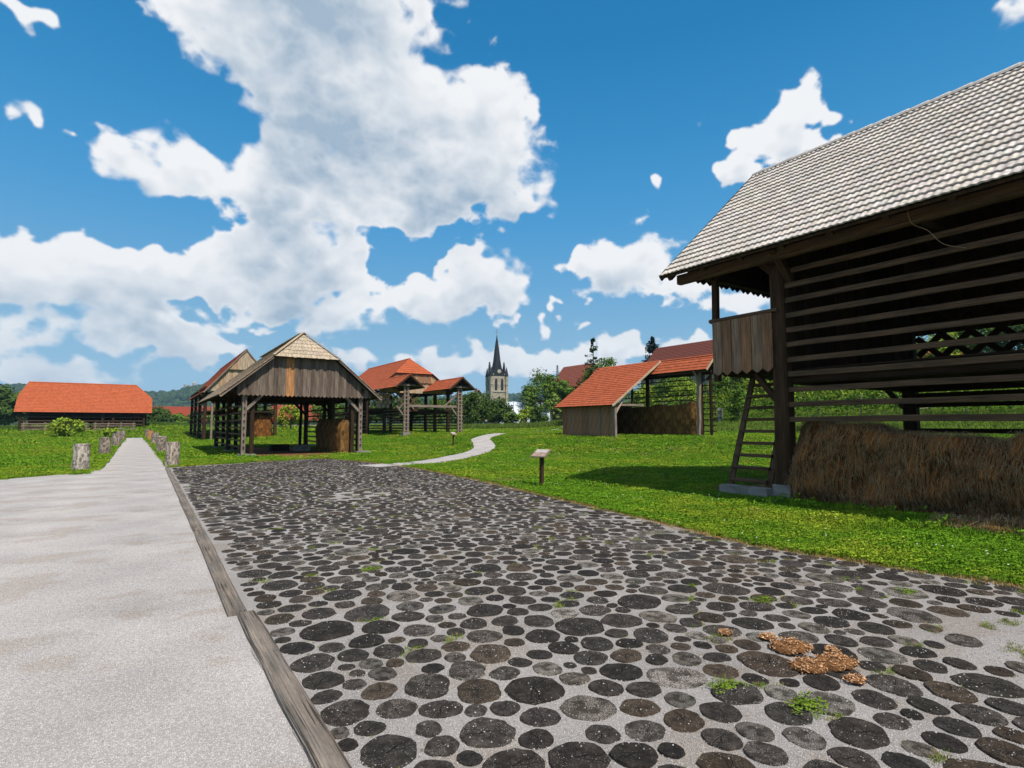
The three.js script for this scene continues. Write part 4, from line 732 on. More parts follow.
function tree(kind, x, z, h, r, label) {
  const bush = kind === 'bush' || h < 4.6, y = land(x, z) - .05, g = thing(bush ? 'bush' : 'broadleaf_tree', label, bush ? 'bush' : 'tree', x, y, z), d = Math.hypot(x, z), f = new Buf();
  const low = bush ? 0 : h * .05, size = clamp(d * .0021, .06, .40);
  limb(f, V(0, -.2, 0), V(rr(-.1, .1), h * .45, rr(-.1, .1)), h * .025 + .03, h * .014 + .015);
  for (let k = 0; k < 5; k++) { const a = k * 1.3 + rnd(); limb(f, V(0, h * rr(.2, .42), 0), V(Math.cos(a) * r * .6, h * rr(.5, .8), Math.sin(a) * r * .6), h * .011 + .012, .012, 5); }
  part(g, 'trunk', f.geo(), trunkM); part(g, 'crown', crownGeo(kind, h, r, low, Math.round(clamp(r * h * 190, 1600, 9000)), size), leafM);
}
const treeList = [
  ['mid', 72, -62, 5.0, 3.0, 'green tree before the pale wall of the large dark red roofed house'],
  ['light', 73, -69, 5.0, 3.0, 'light green tree at the far corner of the large dark red roofed house'],
  ['light', 67, -56, 4.4, 3.0, 'light green shrub on the slope seen through the lean-to hayrack rails'],
  ['mid', 69, -49, 4.4, 3.0, 'green shrub right behind the lean-to hayrack rails on the slope'],
  ['light', 66, -43, 3.0, 2.4, 'light green shrub on the slope beside the near post of the lean-to hayrack'],
  ['dark', 45.8, -80.3, 6.2, 3.0, 'dark leafy tree right behind the winged red hayrack'],
  ['dark', 57.1, -92.0, 5.9, 3.7, 'broad dark tree below the church tower'],
  ['mid', 70.2, -95.5, 11.5, 4.8, 'tall rounded tree right of the church with a bushy crown'],
  ['mid', 65.4, -81.8, 8.6, 2.4, 'leafy tree left of the lean-to hayrack roof'],
  ['willow', 56.4, -73.4, 5.7, 1.2, 'slender pale green tree between the polytunnel and lean-to hayrack'],
  ['light', 55.8, -80.9, 4.1, 2.1, 'yellow green shrub before the white polytunnel'],
  ['dark', 51.7, -71.6, 3.4, 1.9, 'dark rounded shrub at the right end of the polytunnel'],
  ['mid', 49.2, -75.6, 3.1, 1.6, 'green shrub at the left end of the polytunnel'],
  ['mid', 54.9, -60.0, 9.4, 3.3, 'broad leafy tree behind the lean-to hayrack ridge'],
  ['mid', 80.5, -97.1, 10.8, 2.7, 'tree under the brown roofed house by the lean-to hayrack'],
  ['dark', 40.7, -107.6, 6.3, 3.4, 'dark tree seen left through the winged hayrack posts'],
  ['dark', 47.1, -110.6, 6.7, 3.6, 'dark tree seen at the middle of the winged hayrack'],
  ['mid', 48.2, -100.3, 6.1, 3.3, 'green tree seen right of the winged hayrack middle post'],
  ['dark', 47.2, -88.9, 5.5, 2.7, 'dark tree beside the right post of the winged hayrack'],
  ['bush', 53.3, -37.1, 4.0, 1.5, 'round green bush beyond the ladder of the large hayrack'],
  ['dark', -31.4, -200.2, 10.4, 4.0, 'dark tree at the left edge behind the long red hayrack'],
  ['dark', -36.1, -203.3, 11.9, 5.9, 'dark tree beyond the left picture edge near the long hayrack'],
  ['mid', -32.2, -230.7, 10.2, 4.7, 'tree behind the left end of the long red hayrack'],
  ['dark', -22.9, -230.6, 9.4, 8.0, 'dark tree behind the left half of the long red hayrack'],
  ['dark', -8.9, -221.4, 9.4, 8.0, 'dark tree behind the right half of the long red hayrack'],
  ['dark', 2.5, -178.1, 4.8, 3.2, 'dark round tree at the right end of the long red hayrack'],
  ['mid', 7.8, -184.2, 3.9, 3.1, 'bush before the low red roofed house on the left'],
  ['dark', 12.6, -189.4, 4.9, 2.9, 'dark bush right of the low red roofed house front'],
  ['mid', 18.2, -167.8, 5.5, 4.6, 'green tree seen through the left posts of the shingled hayrack'],
  ['dark', 23.2, -152.5, 5.6, 4.2, 'dark tree behind the hay of the tall red hayrack'],
  ['light', 17.0, -82.3, 4.0, 1.7, 'bright green bush seen through the middle of the shingled hayrack'],
  ['mid', 35.1, -126.8, 5.7, 4.5, 'tree seen through the right posts of the shingled hayrack'],
  ['dark', 38.9, -118.3, 6.1, 3.6, 'dark tree between the shingled and the winged hayracks'],
  ['light', -8.5, -91.8, 2.6, 1.8, 'bright green bush on the lawn before the long red hayrack'],
  ['light', -4.7, -108.5, 0.4, 1.1, 'small low bush beside the path before the long red hayrack'],
  ['mid', 85.5, -49.5, 3.9, 3.9, 'tree left among those behind the large hayrack'],
  ['dark', 83.3, -41.4, 4.3, 4.0, 'dark tree second among those behind the large hayrack'],
  ['mid', 93.5, -39.5, 4.7, 4.5, 'green tree at the middle behind the large hayrack'],
  ['light', 71.3, -25.3, 3.4, 3.2, 'light green tree seen through the slats of the large hayrack'],
  ['mid', 94.2, -28.3, 3.7, 4.4, 'green tree right behind the slats of the large hayrack'],
  ['dark', 92.6, -23.3, 3.0, 4.4, 'dark tree at the right edge behind the large hayrack'],
];
for (const a of treeList) { const b = [...a]; if (b[5].includes('small low bush')) { b[2] = -88; b[1] = -3.6; b[3] = 1.3; b[4] = 1.1; } if (b[5].includes('behind the large hayrack') || b[5].includes('slats of the large')) { b[3] *= 1.9; } if (!/large hayrack|low bush|slender|shrub|below the church|low red roofed/.test(b[5])) { b[4] *= 1.25; b[3] *= 1.06; } tree(...b); }
function conifer(name, kind, x, z, h, r, label, levels, sparse) {
  const y = land(x, z) - .1, g = thing(name, label, 'tree', x, y, z), f = new Buf(), c = new Buf(), col = GREEN[kind]; limb(f, V(0, -.2, 0), V(0, h * .98, 0), h * .02, .02); part(g, 'trunk', f.geo(), trunkM);
  for (let i = 0; i < levels * (sparse ? 6 : 9); i++) {
    const t = Math.pow(rnd(), sparse ? .8 : .9), yy = lerp(h * .10, h * .985, t), L = (r * Math.pow(1 - t, sparse ? .85 : .62) + .14) * rr(.45, 1.15), a = i * 2.4 + rnd(), w = h * (sparse ? .018 : .03), dx = Math.cos(a), dz = Math.sin(a);
    limb(f, V(0, yy, 0), V(dx * L, yy - L * .15, dz * L), .02, .008, 3);
    for (let k = 0; k < (sparse ? 34 : 46); k++) { const s = Math.pow(rnd(), .65), q = rr(.65, 1.3), side = rr(-.20, .20) * L * (1.15 - .7 * s); leaf(c, V(dx * L * s - dz * side, yy - L * .18 * s + (sparse ? .10 * L * s * s : 0) + rr(-1, .5) * w, dz * L * s + dx * side), V(rr(-.8, .8), 1, rr(-.8, .8)).normalize(), rr(.08, .18) * (h / 11), col.map(x2 => x2 * q)); }
  }
  part(g, 'crown', c.geo(true), leafM);
}
conifer('spruce_tree', 'spruce', 51.8, -58.6, 12.4, 3.0, 'spruce with a thin pointed top behind the lean-to hayrack', 13, true);
conifer('pine_tree', 'pine', 94, -86.6, 20, 5.2, 'dark blue green conifer above the dark red roofed house', 22, false);

// ---------------------------------------------------------------- church, houses, polytunnel, pylon
const plaster = mat(stoneT, [.62, .58, .50], { bumpScale: .01 }), plasterWhite = mat(stoneT, [.72, .70, .66], { bumpScale: .01 }), slate = mat(clayT, [.035, .04, .048], { roughness: .6 }), glassDark = mat(null, [.03, .035, .04], { roughness: .2 }), metal = mat(null, [.25, .25, .25], { roughness: .5, metalness: .6 });
const flatRoof = { red: mat(clayT, [.40, .085, .05]), brown: mat(clayT, [.24, .078, .06]), brownLit: mat(clayT, [.36, .115, .075]), orange: mat(clayT, [.60, .17, .07]) };
{
  const g = thing('church_tower', 'pale stone church tower with dark pointed spire and corner turrets', 'church', 132, -1, -214.5); g.rotation.y = -.25;
  const w = 3.5; part(g, 'tower_wall', boxGeo(-w, 0, -w, w, 25.5, w, 3), plaster);
  for (const y of [10, 17.2]) part(g, 'string_course', boxGeo(-w - .25, y, -w - .25, w + .25, y + .5, w + .25, 3), plasterWhite);
  for (const [sx, sz] of [[1, 1], [1, -1], [-1, 1], [-1, -1]]) { part(g, 'buttress', boxGeo(sx * w - .55, 0, sz * w - .55, sx * w + .55, 21, sz * w + .55, 3), plaster); const t = part(g, 'turret', new THREE.CylinderGeometry(.75, .85, 4, 8).translate(sx * w, 22.5, sz * w), plaster); part(t, 'turret_roof', new THREE.ConeGeometry(.95, 4.4, 8).translate(sx * w, 26.6, sz * w), slate); }
  for (let k = 0; k < 4; k++) { const a = k * Math.PI / 2, rot = geo => geo.rotateY(a);
    for (const s of [-1, 1]) { const sh = [[-.55, 0], [.55, 0], [.55, 4.2], [.3, 4.9], [0, 5.2], [-.3, 4.9], [-.55, 4.2]]; part(g, 'belfry_window', rot(slab(sh, .3, [s * 1.4, 18.2, w + .02], [1, 0, 0], [0, 1, 0])), glassDark); }
    part(g, 'window', rot(slab([[-.5, 0], [.5, 0], [.5, 2.5], [0, 3.2], [-.5, 2.5]], .3, [0, 12.4, w + .02], [1, 0, 0], [0, 1, 0])), glassDark);
    part(g, 'gable', rot(slab([[-2.6, 0], [2.6, 0], [0, 6.4]], .6, [0, 24.6, w - .1], [1, 0, 0], [0, 1, 0])), slate); part(g, 'clock_face', rot(new THREE.CylinderGeometry(.85, .85, .15, 20).rotateX(Math.PI / 2).translate(0, 26.5, w + .25)), plasterWhite); }
  const spire = part(g, 'spire', new THREE.CylinderGeometry(.14, 3.35, 17.5, 8, 6).rotateY(.39).translate(0, 34, 0), slate); { const p = spire.geometry.attributes.position; for (let i = 0; i < p.count; i++) { const t = clamp((p.getY(i) - 25.25) / 17.5), k = 1 - .42 * Math.sin(t * 3.1416) * (1 - t); p.setX(i, p.getX(i) * k); p.setZ(i, p.getZ(i) * k); } spire.geometry.computeVertexNormals(); }
  part(g, 'finial_ball', new THREE.SphereGeometry(.35, 10, 8).translate(0, 43, 0), metal); const cr = part(g, 'cross', boxGeo(-.1, 43, -.1, .1, 46, .1), metal); part(cr, 'cross_arm', boxGeo(-.7, 44.6, -.08, .7, 44.8, .08), metal);
}
function house(label, x, y, z, turn, w, d, hw, hr, rm, wm, stack = true) {
  const eave = .6;
  const g = thing('house', label, 'house', x, y, z); g.rotation.y = turn;        // ridge along local x
  part(g, 'wall', boxGeo(-w / 2, -2, -d / 2, w / 2, hw, d / 2, 3), wm);
  for (const s of [-1, 1]) part(g, 'gable_wall', slab([[-d / 2, 0], [d / 2, 0], [0, hr - .15]], .3, [s * (w / 2 - .16), hw, 0], [0, 0, 1], [0, 1, 0], 3, 3), wm);
  const S = Math.hypot(d / 2 + eave, hr * (1 + eave / (d / 2))), a = Math.atan2(hr, d / 2);
  for (const s of [-1, 1]) { const ev = [0, Math.sin(a), -s * Math.cos(a)], o = [-w / 2 - eave, hw - eave * Math.tan(a) + .1, s * (d / 2 + eave)], rf = part(g, 'roof', slab([[0, 0], [w + 2 * eave, 0], [w + 2 * eave, S], [0, S]], .16, o, [1, 0, 0], ev, 1.2, 1.2), rm);
    const rows = Math.round(S / .42), f = new Buf(); for (let r = 0; r < rows; r++) { const v = r * S / rows, n = [0, Math.cos(a), s * Math.sin(a)], at = (u, vv, h) => [0, 1, 2].map(k => o[k] + [1, 0, 0][k] * u + ev[k] * vv + n[k] * h); f.quad(at(0, v, .13), at(w + 2 * eave, v, .13), at(w + 2 * eave, v + S / rows, .085), at(0, v + S / rows, .085), [0, v], [w, v], [w, v + .4], [0, v + .4]); f.quad(at(0, v, .08), at(w + 2 * eave, v, .08), at(w + 2 * eave, v, .13), at(0, v, .13)); } part(rf, 'tile_courses', f.geo(), rm); }
  for (let i = 0; i < Math.max(2, Math.floor(w / 3)); i++) for (const s of [-1, 1]) { const wx = lerp(-w / 2 + 1.4, w / 2 - 1.4, (i + .5) / Math.max(2, Math.floor(w / 3))), wn = part(g, 'window', boxGeo(wx - .5, hw - 2.1, s * d / 2 - .06, wx + .5, hw - .8, s * d / 2 + .06), plasterWhite); part(wn, 'pane', boxGeo(wx - .42, hw - 2.02, s * d / 2 - .08, wx + .42, hw - .88, s * d / 2 + .08), glassDark); }
  if (!stack) return g;
  const c = part(g, 'chimney', boxGeo(w * .18, hw + hr * .5, -.35, w * .18 + .7, hw + hr + .9, .35, 1), flatRoof.brown); part(c, 'chimney_cap', boxGeo(w * .18 - .1, hw + hr + .9, -.45, w * .18 + .8, hw + hr + 1.0, .45), M.concrete);
  return g;
}
house('red roofed house left of the church tower', 101, 5.0, -178, 1.2, 8, 8, 4.5, 4.6, flatRoof.red, plaster);
house('brown roofed house behind the spruce by the lean-to hayrack', 82, 4.5, -98, Math.PI / 2, 9, 8, 6.0, 4.6, flatRoof.brownLit, M.boardBrown[0], false);
house('large dark red roofed house above the lean-to hayrack ridge', 81, 7.7, -62, Math.PI / 2, 22, 10, 3.0, 5.4, flatRoof.brown, plaster, false);
house('orange roofed white house glimpsed through the slats of the large hayrack', 104, 7.8, -37, -1.2, 10, 8, 3.2, 3.6, flatRoof.orange, plasterWhite);
house('low red roofed house behind bushes right of the long hayrack', 13, .2, -194, -.35, 22, 9, 2.9, 3.9, flatRoof.red, plaster);
house('grey walled shed roof between the long hayrack and the low house', 2.5, .2, -212, -.3, 10, 8, 3.6, 3.0, flatRoof.red, plaster);
house('red roofed house seen through the middle of the shingled hayrack', 34, .6, -157, -.4, 12, 8, 2.6, 3.6, flatRoof.red, plaster);
{
  const g = thing('polytunnel', 'pale blue white polytunnel among the shrubs', 'greenhouse', 66.5, land(66, -98) + .3, -98); g.rotation.y = -.5; const film = mat(null, [.52, .60, .68], { roughness: .3 });
  const f = new Buf(), N = 12, h = 4.9, w = 3.4, L = 5.6; for (let i = 0; i < N; i++) for (let k = 0; k < 6; k++) { const A = (q, kk) => { const a = q / N * Math.PI; return [lerp(-L, L, kk / 6), Math.sin(a) * h * (1 - .05 * (kk % 2)), Math.cos(a) * w]; }; f.quad(A(i, k), A(i + 1, k), A(i + 1, k + 1), A(i, k + 1)); } part(g, 'film_cover', f.geo(), film);
  for (let k = 0; k <= 6; k++) { const pts = [...Array(13)].map((_, i) => V(lerp(-L, L, k / 6), Math.sin(i / 12 * Math.PI) * h * (1 - .05 * (k % 2)) + .03, Math.cos(i / 12 * Math.PI) * w)); part(g, 'hoop', new THREE.TubeGeometry(new THREE.CatmullRomCurve3(pts), 24, .04, 5), metal); }
  for (const s of [-1, 1]) part(g, 'end_panel', slab([...Array(13)].map((_, i) => [Math.cos(i / 12 * Math.PI) * w, Math.sin(i / 12 * Math.PI) * h]), .03, [s * (L + .03), 0, 0], [0, 0, 1], [0, 1, 0]), film);
}
{
  const g = thing('power_pylon', 'thin grey lattice pylon between the church and the lean-to hayrack', 'pylon', 128.5, 0, -165.5);
  for (const [sx, sz] of [[1, 1], [1, -1], [-1, 1], [-1, -1]]) part(g, 'leg', beam([sx * .8, 0, sz * .8], [sx * .16, 24, sz * .16], .14, .14, { ch: 0 }), metal);
  for (let k = 0; k < 12; k++) for (const s of [-1, 1]) { const w0 = lerp(.8, .16, k / 12), w1 = lerp(.8, .16, (k + 1) / 12); part(g, 'strut', beam([-s * w0, k * 2, w0], [s * w1, k * 2 + 2, w1], .07, .07, { ch: 0 }), metal); }
  for (const y of [19, 21.5]) part(g, 'cross_arm', beam([-2.2, y, 0], [2.2, y, 0], .12, .12, { ch: 0 }), metal);
}
{ // old stone wall at the foot of the slope
  const g = thing('stone_wall', 'low grey garden wall beside the round bush beyond the ladder', 'wall', 53.6, land(53, -39.5) - .2, -39.6); g.rotation.y = .6;
  for (let j = 0; j < 5; j++) for (let i = 0; i < 7; i++) part(g, 'stone', boxGeo(-1.5 + i * .43 + (j % 2) * .2 + .01, j * .34 + .01, -.2 + rr(-.03, .03), -1.5 + (i + 1) * .43 + (j % 2) * .2 - .01, (j + 1) * .34 - .01, .2 + rr(-.03, .04), 1), M.concrete);
}
// vines on the slope behind the lean-to hayrack and the large hayrack
{
  const lab = ['vine row lowest on the slope behind the lean-to hayrack', 'vine row second up the slope behind the lean-to hayrack', 'vine row third up the slope behind the lean-to hayrack', 'vine row fourth up the slope', 'vine row fifth up the slope', 'topmost vine row on the slope'];
  for (let k = 0; k < 6; k++) {
    const x = 56 + k * 4.6, g = thing('vine_row', lab[k], 'vines', x, land(x, -36), -36, 'vine rows on the slope'), f = new Buf();
    for (let z = -62; z <= -14; z += 4) part(g, 'stake', beam([0, land(x, z) - land(x, -36) - .1, z + 36], [0, land(x, z) - land(x, -36) + 1.9, z + 36], .09, .09, { ch: 0 }), M.grey);
    for (let i = 0; i < 4200; i++) { const z = rr(-62, -14), c = rr(.7, 1.3), b = k % 2 ? GREEN.light : GREEN.mid; if (fbm2(z * .8, k * 5, 2) < -.22) continue; leaf(f, V(rr(-.32, .32), land(x, z) - land(x, -36) + .4 + 1.5 * Math.pow(rnd(), .7), z + 36), V(rr(-1, 1), rr(0, 1), rr(-1, 1)).normalize(), rr(.09, .19), [b[0] * c * rr(.9, 1.2), b[1] * c, b[2] * c]); }
    part(g, 'foliage', f.geo(true), leafM);
  }
}

// ---------------------------------------------------------------- far hills
{
  const ridge = az => 92 + 52 * ss(2, 8, az) * ss(20, 12, az) * .9 + 26 * fbm2(az * .10 + 2, 1.5, 4) + 40 * ss(-2, -20, az) * .4 + 30 * ss(24, 60, az);
  const hT = tex(512, (u, v) => { const a = pf(u, v, 40, 40, 3, 301), b = pf(u, v, 5, 5, 4, 305), m = ss(.60, .66, b); const l = .22 + .3 * (a - .5); return [lerp(l * .62, .36, m), lerp(l * .95, .46, m), lerp(l * .42, .16, m), a]; });
  const f = [], uv = [], idx = [], NA = 260, NR = 16, hAt = (az, r) => { const t = clamp((r - 900) / 1100); return -8 + (ridge(az) + 8) * ss(0, 1, t) * (1 + .08 * fbm2(az * .5, r * .006, 3)); };
  for (let i = 0; i <= NA; i++) for (let j = 0; j <= NR; j++) { const az = lerp(-70, 120, i / NA), r = 900 + 1900 * j / NR, a = az * Math.PI / 180, y = j > 10 ? hAt(az, 900 + 1900 * 10 / NR) * (1 - .4 * (j - 10) / 6) : hAt(az, r); f.push(Math.sin(a) * r, y, -Math.cos(a) * r); uv.push(a * r / 400, r / 400); }
  for (let i = 0; i < NA; i++) for (let j = 0; j < NR; j++) { const a = i * (NR + 1) + j; idx.push(a, a + NR + 1, a + 1, a + 1, a + NR + 1, a + NR + 2); }
  const g = new THREE.BufferGeometry(); g.setAttribute('position', new THREE.Float32BufferAttribute(f, 3)); g.setAttribute('uv', new THREE.Float32BufferAttribute(uv, 2)); g.setIndex(idx); g.computeVertexNormals();
  structure('hill', g, mat(hT, [.42, .48, .36], { roughness: 1, bumpScale: 3 }));
  // woods on the hills
  const ball = new THREE.IcosahedronGeometry(1, 2), p = ball.attributes.position; for (let i = 0; i < p.count; i++) { const k = 1 + .35 * fbm3(p.getX(i) * 2.2, p.getY(i) * 2.2, p.getZ(i) * 2.2, 3); p.setXYZ(i, p.getX(i) * k, p.getY(i) * k, p.getZ(i) * k); } ball.computeVertexNormals();
  const rows = []; for (let i = 0; i < 16000; i++) { const az = rr(-40, 75), r = rr(930, 2090), a = az * Math.PI / 180; if (fbm2(az * .35, r * .004, 3) > .16) continue; if (Math.abs(az - 3.4) < .65 && r > 1850) continue; const s = rr(4.5, 8.5), b = rr(.7, 1.3); rows.push([Math.sin(a) * r, hAt(az, Math.min(r, 2087)) + s * .5, -Math.cos(a) * r, rnd() * 6, s, s * rr(.8, 1.3), [.030 * b * rr(.9, 1.2), .058 * b, .020 * b]]); }
  tag(inst('hill_woods', ball, mat(null, [1, 1, 1], { roughness: 1 }), rows), 'dark green woods covering the far hills', 'woods');
  // castle on the left hill
  const yc = hAt(3.35, 1955) + 1, c = thing('castle', 'small pale castle on top of the far wooded hill', 'castle', 114.3, yc, -1950);
  part(c, 'wall', boxGeo(-22, -8, -8, 20, 9, 8, 4), plaster); part(c, 'tower', new THREE.CylinderGeometry(5, 5, 26, 12).translate(6, 7, 4), plasterWhite); part(c, 'tower', new THREE.CylinderGeometry(3.6, 3.6, 20, 12).translate(-18, 5, 6), plaster); part(c, 'roof', new THREE.ConeGeometry(5.6, 8, 12).translate(6, 24, 4), plasterWhite); part(c, 'roof', slab([[-9, 0], [9, 0], [0, 6]], 14, [-8, 9, 0], [1, 0, 0], [0, 1, 0]), plaster);
}

// ---------------------------------------------------------------- grass, weeds, chips, pebbles
const bladeM = mat(null, [1, 1, 1], { roughness: .85, specularIntensity: .15 });
function tuftGeo(n, spread, lean, w) {
  const f = new Buf(); for (let k = 0; k < n; k++) { const a = rnd() * 6.283, r = spread * Math.sqrt(rnd()), x = Math.cos(a) * r, z = Math.sin(a) * r, b = rnd() * 6.283, h = rr(.55, 1), L = lean * rr(.3, 1.2), dx = Math.cos(b), dz = Math.sin(b), wx = -dz * w, wz = dx * w;
    f.quad([x - wx, -.05, z - wz], [x + wx, -.05, z + wz], [x + wx * .8 + dx * L * .35, h * .6, z + wz * .8 + dz * L * .35], [x - wx * .8 + dx * L * .35, h * .6, z - wz * .8 + dz * L * .35]);
    f.tri([x - wx * .8 + dx * L * .35, h * .6, z - wz * .8 + dz * L * .35], [x + wx * .8 + dx * L * .35, h * .6, z + wz * .8 + dz * L * .35], [x + dx * L, h, z + dz * L]); } return f.geo();
}
function cloverGeo(n) { const f = new Buf(); for (let k = 0; k < n; k++) { const a = rnd() * 6.283, r = .8 * Math.sqrt(rnd()), p = V(Math.cos(a) * r, rr(.25, .9), Math.sin(a) * r); leaf(f, p, V(rr(-.6, .6), 1, rr(-.6, .6)).normalize(), rr(.2, .36), [1, 1, 1]); } return f.geo(); }
const onPath = (x, z) => { for (const p of windPath) if (Math.hypot(p.x - x, p.z - z) < .86) return true; return false; };
function lawn(x, z) {      // is there turf here
  if (z > -25.2 && x < .95) { const zz = x > -1.4 ? -27 : lerp(-22.6, -14, clamp((-x - 3) / 27)); return x < -1.5 && z < (x > -3.4 ? -23.6 : zz - .15); }
  if (z <= -25.2 && z > -86.2 && x > -1.25 + (z + 26) * .011 - .05 && x < .72 + (z + 26) * .0145 + .05) return false;
  if (x >= .9 && x < edgeX(z) + .12 && z > farZ(x) - .22 && z > -28.4) return false;
  if (x > 4.9 && x < 9.3 && z < -31.4 && z > -44) return false;
  if (x > 5.9 && x < 7.3 && z < -29.1 && z >= -31.4) return rnd() < .15;
  if (x > 6 && x < 60 && z < -20 && z > -72 && onPath(x, z)) return false;
  if (x > 12.1 && x < 18.6 && z > -9.4 && z < 4) return rnd() < .1;
  return true;
}
{
  const tufts = [tuftGeo(9, .7, .6, .055), tuftGeo(10, .8, .9, .05), tuftGeo(8, .7, .4, .07)], clover = cloverGeo(11), rows = [[], [], []], cr = [];
  const put = (x, z, s, hs) => {
    const big = fbm2(x * .35, z * .35, 3), med = fbm2(x * 1.7 + 30, z * 1.7, 2), y = ss(-.15, .35, big + .5 * med), b = rr(.72, 1.28) * (1 + .5 * med);
    const dry = ss(.22, .42, fbm2(x * .55 + 70, z * .9, 3)) * .6, c = [lerp(lerp(.100, .175, y), .26, dry) * b, lerp(lerp(.220, .250, y), .235, dry) * b, lerp(lerp(.012, .018, y), .075, dry) * b]; if (rnd() < .05) { c[0] *= 1.6; c[1] *= 1.15; c[2] *= 1.8; }
    (rnd() < .28 ? cr : pick(rows)).push([x, land(x, z), z, rnd() * 6.283, s * rr(.7, 1.3), hs * rr(.6, 1.4) * (1 + 1.1 * Math.max(0, med)), c]);
  };
  const scatter = (n, f, s, hs) => { for (let k = 0; k < n; k++) { const [x, z] = f(); if (lawn(x, z)) put(x, z, s, hs); } };
  const polar = (r0, r1, a0, a1) => () => { const a = rr(a0, a1) * Math.PI / 180, r = Math.sqrt(rr(r0 * r0, r1 * r1)); return [Math.sin(a) * r, -Math.cos(a) * r]; };
  scatter(90000, polar(6.8, 15, 26, 84), .055, .062);
  scatter(110000, polar(15, 30, -12, 80), .085, .085);
  scatter(120000, polar(30, 62, -14, 78), .15, .11);
  scatter(110000, polar(62, 125, -14, 75), .30, .16);
  scatter(40000, polar(100, 240, -14, 72), .6, .35);
  // taller weeds along the lawn's edge and in the shade of the hayracks
  for (let k = 0; k < 5000; k++) { const z = rr(-27, 2), x = edgeX(z) + .05 + Math.pow(rnd(), 2) * 1.2; if (fbm2(x * 1.3, z * 1.3, 2) > .05) put(x, z, .06, .09); }
  for (let k = 0; k < 3500; k++) { const z = rr(-27, 2), x = edgeX(z) + rr(-.12, .22), b = rr(.6, 1.2); pick(rows).push([x, .012, z, rnd() * 6.3, .045, rr(.02, .05), rnd() < .7 ? [.34 * b, .25 * b, .11 * b] : [.16 * b, .19 * b, .03 * b]]); }
  for (let k = 0; k < 1500; k++) { const z = rr(-7, 1), x = rr(9.2, 11.7); if (fbm2(x * 1.1 + 7, z * 1.1, 2) > .12) put(x, z, .09, .17); }
  rows.forEach((r, k) => tag(inst('grass', tufts[k], bladeM, r), ['short green lawn grass around the hayracks', 'fine bent lawn grass around the hayracks', 'broad upright lawn grass around the hayracks'][k], 'grass'));
  tag(inst('clover', clover, bladeM, cr), 'small broad leaves of clover and plantain in the lawn', 'clover');
  // tall meadow grass at the foot of the shrubs
  const tall = []; for (let k = 0; k < 26000; k++) { const t = rnd(), x = lerp(26, 62, t) + rr(-3, 3), z = lerp(-88, -62, t) + rr(-4, 4); const b = rr(.7, 1.3); tall.push([x, land(x, z), z, rnd() * 6.3, .35, rr(.5, 1.1), [.10 * b, .16 * b, .03 * b]]); }
  for (let k = 0; k < 16000; k++) { const x = rr(46, 58), z = rr(-60, 8); const b = rr(.7, 1.3); tall.push([x, land(x, z), z, rnd() * 6.3, .25, rr(.2, .45), [.12 * b, .19 * b, .03 * b]]); }
  for (let k = 0; k < 12000; k++) { const x = rr(-40, 22), z = rr(-150, -119); const b = rr(.7, 1.3); tall.push([x, land(x, z), z, rnd() * 6.3, .4, rr(.5, 1.2), [.07 * b, .13 * b, .025 * b]]); }
  tag(inst('meadow_grass', tufts[0], bladeM, tall), 'tall unmown grass along the edges of the lawn', 'grass');
  // small white flowers
  const fl = []; for (let k = 0; k < 2600; k++) { const [x, z] = polar(8, 36, 20, 80)(); if (lawn(x, z) && fbm2(x * .4, z * .4 + 9, 2) > .08) fl.push([x, land(x, z) + rr(.05, .10), z, rnd() * 6, .011, .006, null]); }
  tag(inst('clover_flowers', new THREE.IcosahedronGeometry(1, 1), mat(null, [.72, .72, .68]), fl), 'tiny white clover flowers dotted over the lawn', 'flowers');
  // weeds and moss between the log slices
  const wd = [], free = (x, z, m) => { for (const d of discs) if (Math.abs(d.x - x) < .5 && Math.abs(d.z - z) < .5 && Math.hypot(d.x - x, d.z - z) < d.r + m) return false; return true; };
  const spots = [[3.29, -1.89, 1], [3.12, -2.3, .8], [2.2, -6.3, .8], [4.9, -3.2, .8], [6.3, -2.6, .7]]; for (let k = 0; k < 240; k++) spots.push([rr(1, 8), -Math.pow(rnd(), 1.4) * 24 - .8, rr(.25, .8)]);
  for (const [sx, sz, k] of spots) for (let i = 0; i < 70 * k; i++) { const x = sx + rr(-1, 1) * .13 * k + rr(-.05, .05), z = sz + rr(-1, 1) * .11 * k, b = rr(.7, 1.3), dry = rnd() < .25; if (x < edgeX(z) && x > .95 && free(x, z, -.01)) wd.push([x, .008, z, rnd() * 6.3, .028, rr(.015, .045), dry ? [.26 * b, .20 * b, .08 * b] : [.13 * b, .20 * b, .02 * b]]); }
  for (const d of discs) if (d.z > -17 && fbm2(d.x * .9 + 5, d.z * .9, 3) > -.02) { const n = Math.round(d.r * 70 * rnd()), a0 = rnd() * 6.28; for (let k = 0; k < n; k++) { const a = a0 + rr(-1, 1) * 1.1, q = d.r * rr(1.0, 1.1), x = d.x + Math.cos(a) * q, z = d.z + Math.sin(a) * q, b = rr(.6, 1.2); if (x > .95 && x < edgeX(z)) wd.push([x, .012, z, rnd() * 6.3, .016, rr(.006, .020), rnd() < .55 ? [.26 * b, .215 * b, .09 * b] : [.15 * b, .18 * b, .03 * b]]); } }
  tag(inst('paving_weeds', tufts[1], bladeM, wd), 'low weeds and moss growing between the log slices', 'weeds');
  const wd2 = []; for (const [sx, sz, k] of spots.slice(0, 5)) for (let i = 0; i < 45; i++) { const b = rr(.8, 1.3); wd2.push([sx + rr(-1, 1) * rr(.02, .16), .012, sz + rr(-1, 1) * rr(.02, .12), rnd() * 6.3, .034 * k, rr(.02, .06) * k, [.12 * b, .19 * b, .02 * b]]); }
  tag(inst('weed_leaves', clover, bladeM, wd2), 'bright green leafy weeds sprouting in the near paving', 'weeds');
